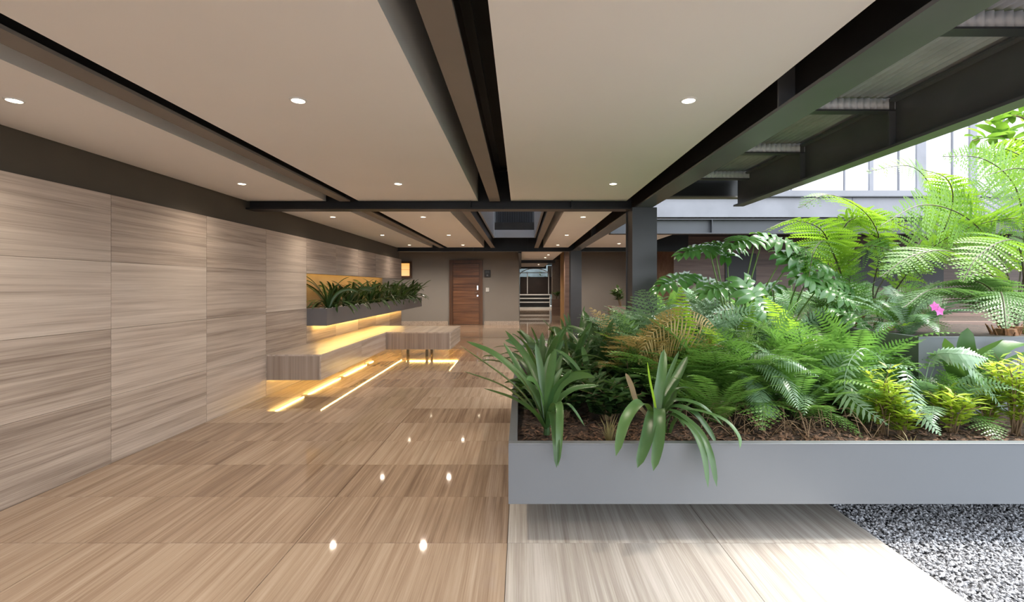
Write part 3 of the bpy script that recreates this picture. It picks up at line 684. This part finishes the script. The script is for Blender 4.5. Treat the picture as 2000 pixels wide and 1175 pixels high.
# --- small-leaved bushes
def leaf_quad(m, c, d, nrm, l, w, fold=.2):
    d = d.normalized(); s = d.cross(nrm)
    if s.length < 1e-3: s = d.cross(Vector((1, .2, 0)))
    s.normalize(); nn = s.cross(d); b = len(m.v)
    m.v += [tuple(c), tuple(c + d*l*.45 + s*w/2 + nn*w*fold), tuple(c + d*l), tuple(c + d*l*.45 - s*w/2 + nn*w*fold), tuple(c + d*l*.5)]
    m.f += [(b, b+1, b+4), (b+1, b+2, b+4), (b+2, b+3, b+4), (b+3, b, b+4)]
def bush(name, loc, h, r, nst, per, ll, lw, mat, label, cat='shrub', group=None, smat=None, spread=.55, whorl=2):
    e = empty(name, loc); tag(e, label, cat, group); fm = MB()
    for i in range(nst):
        a = rnd.uniform(0, 6.28); rr = r * math.sqrt(rnd.random()); hh = h * rnd.uniform(.65, 1.05)
        top = Vector((math.cos(a)*rr, math.sin(a)*rr, hh * (1 - .25 * rr / max(r, .01))))
        mid = Vector((top.x*.35, top.y*.35, hh*.55)) + Vector((rnd.uniform(-.03, .03), rnd.uniform(-.03, .03), 0))
        pts = catmull([(rnd.uniform(-.02, .02), rnd.uniform(-.02, .02), 0), mid, top], 10)
        sm = MB(); sm.tube(pts, .005, .002, 4); o = sm.build('stem', smat or M['twig']); o.parent = e
        for k in range(per):
            u = .25 + .75 * (k + .5) / per; q = pts[min(10, int(u * 10))]; t = (pts[min(10, int(u*10)+1)] - pts[max(0, int(u*10)-1)]).normalized()
            for w in range(whorl):
                an = k * 1.3 + w * 6.283 / whorl + rnd.uniform(-.5, .5)
                d = Vector((math.cos(an), math.sin(an), rnd.uniform(-.3, .5))) + t * .35
                leaf_quad(fm, q + d.normalized() * .012, d, Vector((0, 0, 1)), ll * rnd.uniform(.6, 1.15), lw * rnd.uniform(.8, 1.1))
    o = fm.build('foliage', mat); o.parent = e; o['kind'] = 'stuff'
    return e
for (x, y, h, r, l) in ((.33, 3.55, .32, .26, 'dark broad-leaved bush behind the corner plant'), (.62, 3.45, .34, .26, 'dark broad-leaved bush between the two front strap-leaved plants'),
                        (.14, 3.6, .34, .22, 'dark leafy bush leaning over the planter left edge'), (.85, 3.9, .40, .25, 'dark leafy bush in front of the column'), (.5, 4.0, .40, .28, 'dark leafy bush in the middle of the left planting')):
    bush('leafy_bush', (x, y, soil_h(x, y) - .01), h, r, 28, 11, .105, .062, M['bush_leaf'], l, group='dark leafy bushes in the planter')
for (px, d, h, r, n, l) in ((1722, 3.2, .52, .15, 9, 'golden-leaved shrub in the middle of the ferns, left of the tall planter'), (1762, 3.12, .30, .12, 6, 'low golden shrub at the foot of the fern fronds'),
                        (1858, 3.15, .36, .17, 10, 'small golden shrub in front of the grey tall planter'), (1985, 3.2, .62, .28, 20, 'largest golden-leaved shrub at the right edge of the picture'), (1930, 3.3, .42, .16, 10, 'golden shrub tucked beside the largest one')):
    c = P(px, 700, d); bush('golden_shrub', (c.x, c.y, soil_h(c.x, c.y) - .01), h, r, n + 5, 10, .078, .034, M['gold_leaf'], l, group='golden-leaved shrubs')
for (px, d, l) in ((1190, 2.98, 'tuft of dry straw-coloured grass on the soil between the strap-leaved plants'), (1780, 2.9, 'tiny dry grass tuft at the planter front right')):
    c = P(px, 840, d); e = empty('dry_grass_tuft', (c.x, c.y, .48)); tag(e, l, 'grass', 'dry grass tufts'); m = MB()
    for i in range(46 if px < 1300 else 14):
        a = rnd.uniform(0, 6.28); r = rnd.uniform(.02, .10); h = rnd.uniform(.06, .19) * (1 if px < 1300 else .5); s = Vector((-math.sin(a), math.cos(a), 0)) * .0022; b = len(m.v); q = Vector((math.cos(a)*.015, math.sin(a)*.015, 0))
        tp_ = Vector((math.cos(a)*r, math.sin(a)*r, h)); md_ = tp_ * .5 + Vector((0, 0, h*.15))
        m.v += [tuple(q-s), tuple(q+s), tuple(md_+s), tuple(md_-s), tuple(tp_)]; m.f += [(b, b+1, b+2, b+3), (b+3, b+2, b+4)]
    o = m.build('blades', M['dry_grass']); o.parent = e; o['kind'] = 'stuff'

m = MB()
for i in range(110):
    c = Vector((rnd.gauss(1.72, .32), rnd.uniform(3.0, 3.5), .5)); a = rnd.uniform(0, 6.28); l = rnd.uniform(.08, .3)
    e_ = c + Vector((math.cos(a) * l, math.sin(a) * l * .5, rnd.uniform(0, .16))); md_ = (c + e_) * .5 + Vector((0, 0, rnd.uniform(.02, .10)))
    m.tube(catmull([c, md_, e_], 5), .0022, .001, 3, False)
tag(m.build('dead_fern_stalks', M['twig']), 'tangle of dead brown fern stalks on the soil under the silvery frond', 'twigs', kind='stuff')
# --- ferns
GF = 'sword ferns massed in the grey planter'
ferns = [
    (1.38, 3.42, POOL_FERN, 20, .66, 'low fern at the planter front with one frond sweeping towards the soil'), (1.95, 3.40, POOL_FERN, 20, .70, 'fern at the planter front left of the golden shrub'),
    (2.42, 3.42, POOL_FERN, 20, .72, 'fern at the planter front drooping over the soil by the low golden shrub'), (2.85, 3.35, POOL_BLUE, 14, .62, 'silvery fern hanging in front of the tall planter side'),
    (1.12, 3.95, POOL_LACE, 18, .88, 'lacy fern spreading just right of the strap-leaved plants'), (1.55, 3.85, POOL_LACE, 20, .92, 'lacy fern in the second row, behind the long silvery frond'),
    (1.95, 3.95, POOL_FERN, 22, .98, 'deep green fern in the second row, above the twigs'), (2.35, 3.95, POOL_LACE, 20, .96, 'lacy fern in the second row behind the tallest small golden shrub'),
    (2.72, 4.0, POOL_FERN, 22, .98, 'fern pressing against the left side of the tall planter'),
    (1.18, 4.55, POOL_LACE_B, 18, 1.06, 'blue-green lacy fern in front of the column'), (1.6, 4.5, POOL_BLUE, 22, 1.08, 'silvery fern below the lobed leaves of the left clump'),
    (2.05, 4.6, POOL_LACE, 18, 1.12, 'lacy green fern in the middle, below the largest lobed leaf'), (2.5, 4.6, POOL_BLUE, 22, 1.12, 'silvery fern below the stem of the smaller lime tree fern'),
    (1.25, 5.15, POOL_BLUE, 20, 1.15, 'bluish fern standing right beside the column'), (1.7, 5.2, POOL_LACE_B, 18, 1.18, 'blue-green lacy fern at the back, between column and lobed leaves'),
    (2.2, 5.2, POOL_BLUE, 22, 1.2, 'silvery fern at the back under the second lobed-leaf plant'), (2.7, 5.1, POOL_BLUE, 24, 1.22, 'upright pale fern at the back below the tree fern'),
    (1.42, 4.2, POOL_LIME, 6, .98, 'fern with a few lime-green fronds rising from the dark mass'), (2.55, 3.7, POOL_FERN, 16, .85, 'fern between the golden shrub and the tall planter'),
    (1.75, 3.6, POOL_LACE, 16, .80, 'low lacy fern just behind the front row, left of centre'), (2.75, 4.55, POOL_LIME, 8, 1.2, 'bright lime-green fern beside the pink orchid'),
    (2.15, 3.7, POOL_BLUE, 18, .88, 'silvery fern just behind the front row'), (1.4, 4.85, POOL_LACE_B, 16, 1.18, 'tall blue-green lacy fern rising over the dry tan fern'),
    (1.9, 4.3, POOL_LIME, 5, 1.05, 'fern with yellow-green upright fronds in the middle of the mass'), (2.95, 5.3, POOL_FERN, 18, 1.2, 'fern at the back corner beside the tall planter'),
    (3.05, 3.42, POOL_LACE, 12, .62, 'lacy fern low in front of the tall planter face'), (3.5, 3.3, POOL_FERN, 12, .55, 'fern half hidden behind the largest golden shrub')]
for (x, y, pool, n, L, l) in ferns:
    rosette('fern', (x, y, soil_h(x, y) - .01), pool, n, L, l, 'fern', GF, 'frond', upright=.8)
e = rosette('fern', (1.02, 4.25, .48), POOL_DRY[:5], 9, .98, 'tan drying fern arching left of the green mass, in front of the column', 'fern', GF, 'frond')
c = e.location.copy()
for q in ([(1395, 665, 4.1), (1335, 622, 3.95), (1275, 650, 3.8), (1246, 712, 3.7)], [(1390, 660, 4.1), (1370, 615, 4.1), (1310, 605, 4.05), (1262, 640, 4.0)], [(1380, 680, 4.0), (1330, 650, 3.85), (1290, 680, 3.75), (1270, 725, 3.7)]):
    pts = [Vector((.25, .1, .1))] + [P(*a) - c for a in q]
    place(frond_mesh(pts, 30, .14, .016, M['fern_dry'], stipe=.1, droop=1.2, sweep=.3), 'frond', e)
# one long frond reaching to the front
e = empty('fern', P(1440, 720, 3.5)); tag(e, 'fern with a long silvery frond sweeping down to the right over the soil', 'fern', GF)
for q in ([(1480, 705, 3.4), (1535, 740, 3.2), (1560, 800, 3.05)], [(1480, 690, 3.4), (1540, 700, 3.25), (1600, 735, 3.1)], [(1470, 740, 3.35), (1490, 780, 3.2), (1505, 815, 3.1)]):
    pts = [Vector((0, 0, 0))] + [P(*a) - e.location for a in q]
    place(frond_mesh(pts, 34, .13, .017, M['fern_blue'], stipe=.1, droop=.8, sweep=.25), 'frond', e)
e.location = P(1440, 720, 3.5)
e = empty('fern', P(1800, 790, 3.3)); tag(e, 'fern with two toothed fronds hanging to the soil beside the small golden shrub', 'fern', GF)
for q in ([(1690, 680, 3.3), (1650, 760, 3.15), (1735, 830, 3.0)], [(1770, 720, 3.3), (1790, 790, 3.1), (1838, 850, 2.95)], [(1840, 690, 3.3), (1900, 720, 3.2), (1960, 800, 3.1)], [(1820, 700, 3.3), (1870, 690, 3.2), (1930, 700, 3.15)]):
    pts = [Vector((0, 0, 0))] + [P(*a) - e.location for a in q]
    place(frond_mesh(pts, 22, .10, .026, M['fern_blue'], stipe=.25, droop=.5, sweep=.3), 'frond', e)

for (x, y, L, l) in ((3.2, 4.0, .62, 'fern on top of the tall planter near its front left corner'), (3.5, 4.4, .62, 'fern on the tall planter between the orchid and the brown crown'), (3.35, 5.0, .75, 'fern at the back of the tall planter behind the orchid')):
    rosette('fern', (x, y, 1.01), POOL_BLUE if y < 4.2 else POOL_LACE, 14, L, l, 'fern', 'ferns in the tall planter', 'frond', upright=.8)
# --- lobed-leaf plants
def lobed_leaf(mat, L=1.0, W=.8, lobes=8, rs=rnd):
    """deeply cut heart-shaped leaf: finger lobes fan out from a midrib; base at origin, tip along +Y"""
    m = MB(); mid = [Vector((0, L * u, .10 * math.sin(u * 2.6) - .16 * u * u)) for u in [i / 12 for i in range(13)]]
    def strip(p, d, l, w, dn):
        b = len(m.v); nn = 5; s = Vector((-d.y, d.x, 0)).normalized()
        for i in range(nn + 1):
            u = i / nn; c = p + d * l * u + Vector((0, 0, .10*l*math.sin(u*3.0) - dn * u * u * l))
            ww = w * (.62 + .5 * math.sin(min(1, u*1.15) * 2.2)) * (1 if u < .8 else math.sqrt(max(.02, 1 - ((u - .8) / .2) ** 2)))
            m.v += [tuple(c - s*ww/2 + Vector((0, 0, ww*.18))), tuple(c), tuple(c + s*ww/2 + Vector((0, 0, ww*.18)))]
        for i in range(nn):
            a = b + 3*i; m.f.append((a, a+1, a+4, a+3)); m.f.append((a+1, a+2, a+5, a+4))
    for i in range(lobes):
        u = (i + .2) / lobes
        ang = 2.35 - 2.0 * u
        l = W * .62 * (1.0 - .55 * abs(u - .35) ** 1.1) * rs.uniform(.9, 1.08)
        p = mid[int(u * 11.5)]
        for sg in (-1, 1):
            d = Vector((math.sin(ang) * sg, math.cos(ang), 0))
            strip(p, d, l, L * .15, rs.uniform(.15, .4))
    strip(mid[10], Vector((0, 1, 0)), L * .3, L * .11, .3)
    b = len(m.v)
    for i, q in enumerate(mid):
        u = i / 12; w = .15 * L * (1 - u * .7)
        m.v += [tuple(q - Vector((w, 0, -.02))), tuple(q), tuple(q + Vector((w, 0, .02)))]
    for i in range(12):
        a = b + 3*i; m.f += [(a, a+1, a+4, a+3), (a+1, a+2, a+5, a+4)]
    return m.mesh('leaf', mat, True)
LOBED = [lobed_leaf(M['philo']) for _ in range(4)]
def lobed_plant(base, leaves, label):
    e = empty('lobed_leaf_plant', base); tag(e, label, 'plant', 'lobed-leaf plants among the ferns')
    for (px, py, d, tx, ty, L, nd) in leaves:
        p = P(px, py, d) - base
        tipd = Vector((tx, nd, -ty)).normalized()
        up = Vector((-.1, -.45, 1.0)); z = (up - tipd * up.dot(tipd)).normalized(); x = tipd.cross(z)
        R = Matrix((x, tipd, z)).transposed().to_4x4()
        o = lf_ = bpy.data.objects.new('leaf', rnd.choice(LOBED)); link(o, e); ML = Matrix.Translation(p) @ R @ Matrix.Scale(L, 4); o.matrix_local = ML
        m = MB(); m.tube(catmull([(0, 0, 0), p * .5 + Vector((0, .05, .05)), p], 10), .010, .006, 6); o = m.build('petiole', M['petiole'], None, True); o.parent = lf_; o.matrix_parent_inverse = ML.inverted()
lobed_plant(P(1440, 700, 4.9), [(1455, 555, 4.6, .35, .75, .42, -.35), (1440, 560, 4.7, -.9, .15, .40, -.2), (1475, 470, 4.9, -.6, .1, .42, -.4), (1490, 465, 4.9, .9, .35, .42, -.3), (1385, 485, 5.0, -.9, .2, .36, -.2),
    (1395, 480, 5.1, .9, .1, .34, .1), (1530, 500, 4.8, .9, .3, .42, -.3), (1545, 510, 4.8, .5, .8, .38, -.5), (1420, 500, 5.2, -.3, -.2, .38, .4)], 'tall plant with deeply lobed glossy leaves above the ferns, left clump')
lobed_plant(P(1530, 690, 5.0), [(1600, 560, 4.7, .8, .5, .36, -.4), (1560, 545, 4.9, .9, .1, .40, -.2), (1590, 520, 5.0, .8, .6, .42, -.3), (1340, 540, 5.2, -.9, .35, .40, -.2), (1350, 545, 5.2, .9, .25, .40, -.1), (1640, 610, 4.5, .7, .6, .34, -.4),
    (1510, 560, 5.2, -.4, .2, .36, .2)], 'second lobed-leaf plant rising behind the ferns toward the tree fern')

# --- tree ferns
def tree_fern(base, fronds, label, mat, trunk=None):
    e = empty('tree_fern', base); tag(e, label, 'tree fern', 'tree ferns')
    for pts, L, pairs in fronds:
        q = [Vector((0, 0, 0))] + [P(*a) - base for a in pts]
        place(frond_mesh(q, int(pairs * 1.05), L * 1.15, .066, mat, stipe=.26, bip=15, droop=.35, sweep=.30, n=28, rad=.010, taper=.3, rmat=M['rachis']), 'frond', e)
    if trunk:
        m = MB(); m.tube([(0, 0, -trunk), (0, 0, -trunk*.3), (0, 0, .04)], .12, .07, 10)
        for i in range(26):
            a = rnd.uniform(0, 6.28); z = rnd.uniform(-trunk, 0); r0 = .09
            m.tube([(math.cos(a)*r0, math.sin(a)*r0, z), (math.cos(a)*r0*1.5, math.sin(a)*r0*1.5, z + .10)], .016, .004, 5)
        o = m.build('trunk', M['trunk'], None); o.parent = e
    return e
A = P(1722, 640, 4.95)
tree_fern(A, [
    ([(1735, 590, 4.9), (1800, 500, 4.7), (1890, 445, 4.5), (1990, 425, 4.4), (2090, 440, 4.3)], .36, 24),
    ([(1730, 590, 4.9), (1790, 480, 5.0), (1870, 410, 5.1), (1950, 360, 5.2), (2060, 330, 5.2)], .36, 24),
    ([(1705, 570, 4.95), (1720, 480, 4.9), (1690, 415, 4.8), (1620, 380, 4.6), (1560, 405, 4.5)], .34, 22),
    ([(1712, 570, 5.0), (1790, 460, 5.1), (1820, 380, 5.1), (1780, 325, 5.0), (1690, 335, 4.9)], .34, 22),
    ([(1735, 575, 5.0), (1830, 470, 4.8), (1860, 400, 4.6), (1850, 350, 4.5), (1800, 330, 4.4)], .30, 20)],
    'bright lime tree fern fanning across the centre of the garden, below the pergola beam', M['tree_fern'], .3)
A2 = P(1662, 625, 5.3)
tree_fern(A2, [
    ([(1650, 560, 5.2), (1625, 490, 5.1), (1600, 445, 4.9), (1545, 430, 4.8), (1490, 452, 4.6)], .32, 22),
    ([(1655, 560, 5.3), (1640, 480, 5.2), (1660, 430, 5.1), (1720, 425, 5.0), (1790, 455, 4.9)], .32, 22),
    ([(1650, 560, 5.2), (1630, 500, 5.0), (1610, 470, 4.8), (1590, 490, 4.6), (1580, 540, 4.5)], .28, 18),
    ([(1660, 560, 5.3), (1660, 500, 5.1), (1700, 480, 4.8), (1760, 500, 4.7), (1800, 540, 4.6)], .30, 20)],
    'smaller lime tree fern behind the lobed leaves', M['tree_fern'], .3)
B_ = P(1965, 650, 4.35)
tree_fern(B_, [
    ([(1930, 605, 4.25), (1880, 572, 4.1), (1820, 565, 3.95), (1765, 600, 3.8)], .30, 24),
    ([(1950, 600, 4.3), (1930, 560, 4.2), (1880, 545, 4.2), (1800, 560, 4.2)], .28, 22),
    ([(1985, 600, 4.3), (2010, 570, 4.1), (2040, 580, 3.9), (2070, 640, 3.7)], .30, 22),
    ([(1960, 590, 4.2), (1955, 570, 3.9), (1960, 590, 3.7), (1965, 640, 3.5)], .26, 20)],
    'grey-green tree fern with an orange-brown crown in the tall planter', M['tree_fern_grey'], .26)
tree_fern(P(1985, 645, 4.5), [
    ([(1990, 560, 4.5), (2000, 450, 4.5), (1980, 360, 4.4), (1920, 310, 4.3), (1840, 305, 4.2)], .34, 24),
    ([(1975, 560, 4.5), (1940, 480, 4.5), (1880, 420, 4.4), (1800, 400, 4.2), (1720, 440, 4.0)], .36, 24),
    ([(1970, 590, 4.5), (1920, 520, 4.4), (1850, 490, 4.2), (1780, 500, 4.1), (1720, 540, 4.0)], .32, 22),
    ([(1995, 560, 4.5), (2030, 450, 4.4), (2050, 380, 4.2), (2000, 330, 4.0), (1930, 340, 3.9)], .34, 22),
    ([(2000, 560, 4.5), (1990, 480, 4.3), (1960, 470, 4.0), (1910, 500, 3.8), (1880, 550, 3.7)], .30, 20),
    ([(2010, 560, 4.6), (2060, 440, 4.7), (2020, 330, 4.8), (1960, 290, 4.8), (1900, 300, 4.8)], .34, 22)],
    'largest lime tree fern at the right edge, its fronds reaching the pergola beam', M['tree_fern'], .2)

# --- broad-leaved plant, orchid, upper tree, grasses
c = P(1905, 780, 3.45); e = empty('broad_leaf_plant', c); tag(e, 'plant with very wide glossy green leaves in front of the tall planter', 'plant')
for q, w in (([(1900, 730, 3.45), (1905, 690, 3.4), (1960, 662, 3.35)], .16), ([(1895, 720, 3.5), (1885, 680, 3.5), (1890, 640, 3.5)], .13), ([(1930, 735, 3.4), (1980, 700, 3.3), (2040, 680, 3.2)], .15), ([(1870, 740, 3.4), (1850, 700, 3.35), (1810, 690, 3.3)], .12), ([(1880, 745, 3.4), (1862, 710, 3.4), (1845, 660, 3.4)], .12), ([(1925, 720, 3.5), (1955, 680, 3.5), (2000, 670, 3.5)], .14)):
    place(strap_mesh([Vector((0, 0, 0))] + [P(*a) - c for a in q], w, M['strap'], n=12, tip=.5, base=.3, fold=.2), 'leaf', e)
c = P(1835, 650, 3.75); e = empty('orchid', c); tag(e, 'magenta orchid flower in front of the grey-green tree fern', 'flower')
m = MB(); m.tube(catmull([(0, 0, -.15), (-.01, 0, .1), P(1828, 602, 3.7) - c], 8), .003, .002, 5); o = m.build('flower_stem', M['petiole']); o.parent = e
for fx, fy in ((1823, 598), (1833, 607)):
    f = Vector((0, 0, 0)); fl = empty('flower', P(fx, fy, 3.68) - c); fl.parent = e
    for k in range(5):
        a = k * 1.2566 + .4; mm = MB(); leaf_quad(mm, f, Vector((math.cos(a), -.25, math.sin(a))), Vector((0, -1, 0)), .042, .034); o = mm.build('petal', M['petal']); o.parent = fl
c = P(2060, 330, 5.6); e = empty('broadleaf_tree', c); tag(e, 'branch of a broad-leaved tree hanging into the upper right corner', 'tree')
lm = []
for i in range(3):
    lm.append(strap_mesh(arch(1.0, 1.2, rnd.uniform(.4, .9), 1.2), .42, M['tree_leaf'], n=8, tip=.62, base=.25, fold=.18))
brs = [[(2000, 280, 5.5), (1950, 265, 5.4), (1900, 275, 5.3)], [(2010, 240, 5.5), (1960, 225, 5.4), (1925, 240, 5.3)], [(2010, 310, 5.5), (1960, 310, 5.4), (1930, 300, 5.3)], [(2020, 215, 5.7), (1985, 200, 5.6), (1960, 215, 5.6)]]
for br in brs:
    pts = catmull([Vector((0, 0, 0))] + [P(*a) - c for a in br], 12); m = MB(); m.tube(pts, .014, .004, 5); o = m.build('branch', M['twig']); o.parent = e
    for k in range(30):
        u = 2.5 + k * .32; q = pts[min(12, int(u))]
        place(rnd.choice(lm), 'leaf', e, tuple(q + Vector((rnd.uniform(-.03, .03),) * 3)), rnd.uniform(0, 6.28), rnd.uniform(-.5, .6), rnd.uniform(.17, .28), rnd.uniform(-.4, .4))
for i in range(9):
    x = 3.6 + i * .5 + rnd.uniform(-.1, .1); y = rnd.uniform(6.8, 7.8)
    e = empty('grass_clump', (x, y, .92)); tag(e, ('leftmost', 'second', 'third', 'fourth', 'fifth', 'sixth', 'seventh', 'eighth', 'rightmost')[i] + ' of the pale silvery grass clumps behind the ferns', 'grass', 'pale grass clumps in the rear bed'); m = MB()
    for k in range(70):
        a = rnd.uniform(0, 6.28); r = rnd.uniform(.03, .22); h = rnd.uniform(.3, .62); s = Vector((-math.sin(a), math.cos(a), 0)) * .005; b = len(m.v); q = Vector((math.cos(a)*.06, math.sin(a)*.06, 0))
        tp_ = Vector((math.cos(a)*r, math.sin(a)*r, h)); md_ = (q + tp_) * .5 + Vector((0, 0, h*.12))
        m.v += [tuple(q-s), tuple(q+s), tuple(md_+s), tuple(md_-s), tuple(tp_)]; m.f += [(b, b+1, b+2, b+3), (b+3, b+2, b+4)]
    o = m.build('blades', M['grass']); o.parent = e; o['kind'] = 'stuff'
for i in range(6):
    x = 2.1 + i * .55; y = 6.75 + rnd.uniform(-.1, .2)
    rosette('fern', (x, y, .92), POOL_LACE_B if i % 2 else POOL_FERN, 12, .75, ('first', 'second', 'third', 'fourth', 'fifth', 'last')[i] + ' fern right of the column in the raised bed behind the planter', 'fern', 'ferns in the rear bed', 'frond', upright=.8)

# --- plants in the wall niche
POOL_TROUGH = []
for i in range(14):
    POOL_TROUGH.append(strap_mesh(arch(1.0, rnd.uniform(.1, .9), rnd.uniform(.6, 2.2), rnd.uniform(1.0, 1.9), side=rnd.uniform(-.4, .4)), .062 * rnd.uniform(.8, 1.2), M['strap_dark'], twist=rnd.uniform(-.7, .7)))
ORD = ['leftmost', 'second', 'third', 'fourth', 'fifth', 'sixth', 'seventh', 'eighth', 'ninth', 'tenth', 'eleventh', 'twelfth', 'thirteenth', 'fourteenth', 'fifteenth', 'rightmost']
for i in range(16):
    y = 7.98 + i * .44; x = -3.20 + rnd.uniform(-.05, .05)
    rosette('trough_plant', (x, y, 1.05), POOL_TROUGH, 24, .66 * rnd.uniform(.85, 1.1), ORD[i] + (' of the dark strappy plants in the wall trough' if i in (0, 15) else ' dark strappy plant from the left in the wall trough'), 'plant', 'strappy plants in the wall trough')
m = MB()
for i in range(240):
    x = rnd.uniform(-3.33, -3.07); y = rnd.uniform(7.65, 14.7); r = rnd.uniform(.012, .028)
    m.tube([(x, y, 1.06), (x, y, 1.062 + r*.5), (x, y, 1.064 + r)], r, r*.4, 6)
tag(m.build('pebbles', M['white'], None), 'pale pebbles around the strappy plants in the wall trough', 'pebbles', kind='stuff')

# --- passage end: gate, rails, planters
g = empty('metal_gate', (1.0, 31.2, 0)); tag(g, 'dark gate with thin white posts at the far end of the passage', 'gate')
for a, b in ((-.05, .42), (.45, 1.78), (1.82, 2.1)): part(g, 'panel', M['gate'], (a, b, 31.18, 31.24, .9, 2.03))
for x in (.43, 1.80): part(g, 'post', M['white'], (x - .025, x + .025, 31.12, 31.18, .95, 2.35))
r_ = empty('white_railing', (.9, 30.6, 0)); tag(r_, 'low white railing of horizontal bars in front of the far gate', 'railing')
for z in (.86, .62, .38): part(r_, 'bar', M['white'], (-.06, 1.88, 30.6, 30.64, z, z + .07))
part(r_, 'post', M['white'], (1.82, 1.88, 30.641, 30.7, .0, .93)); part(r_, 'kerb', M['white'], (-.06, 2.1, 30.5, 30.9, 0, .10)); part(r_, 'back_board', M['black'], (-.06, 1.88, 30.75, 30.8, .1, .9))
a_ = empty('arched_frame', (.9, 31.4, 2.05)); tag(a_, 'white arched frame above the far gate with leaves behind', 'frame')
m = MB(); m.tube([(.9 + 1.0*math.cos(t_/10*math.pi), 31.4, 2.06 + .52*math.sin(t_/10*math.pi)) for t_ in range(11)], .03, .03, 6); m.build('arch', M['white'], a_)
part(a_, 'cross_bar', M['white'], (-.1, 1.75, 31.38, 31.42, 2.28, 2.33)); part(a_, 'side_post', M['shaft'], (1.75, 2.1, 31.3, 31.42, 2.03, 2.75))
bush('street_bush', (1.3, 33.0, 0.0), 2.8, 1.3, 24, 12, .22, .12, M['tree_leaf'], 'green foliage seen above the far gate')
def box_planter(x, y, w, h, lab, lab2, d=.45, mat=None):
    e = empty('box_planter', (x, y, 0)); tag(e, lab, 'planter', 'small box planters'); mat = mat or M['brown_stone']
    part(e, 'body', mat, (x - w/2, x + w/2, y - d/2, y + d/2, 0, h)); part(e, 'rim', mat, (x - w/2 - .01, x + w/2 + .01, y - d/2 - .01, y + d/2 + .01, h, h + .02))
    bush('potted_plant', (x, y, h + .02), .5, .22, 8, 7, .14, .07, M['bush_leaf'], lab2, 'plant', group='plants in the small box planters')
box_planter(1.75, 23.8, .44, .78, 'brown box planter at the right side of the passage', 'small leafy plant in the passage box planter')
box_planter(2.35, 11.4, .5, .95, 'brown stone box planter seen left of the front column', 'orchid-like plant in the box planter left of the front column')
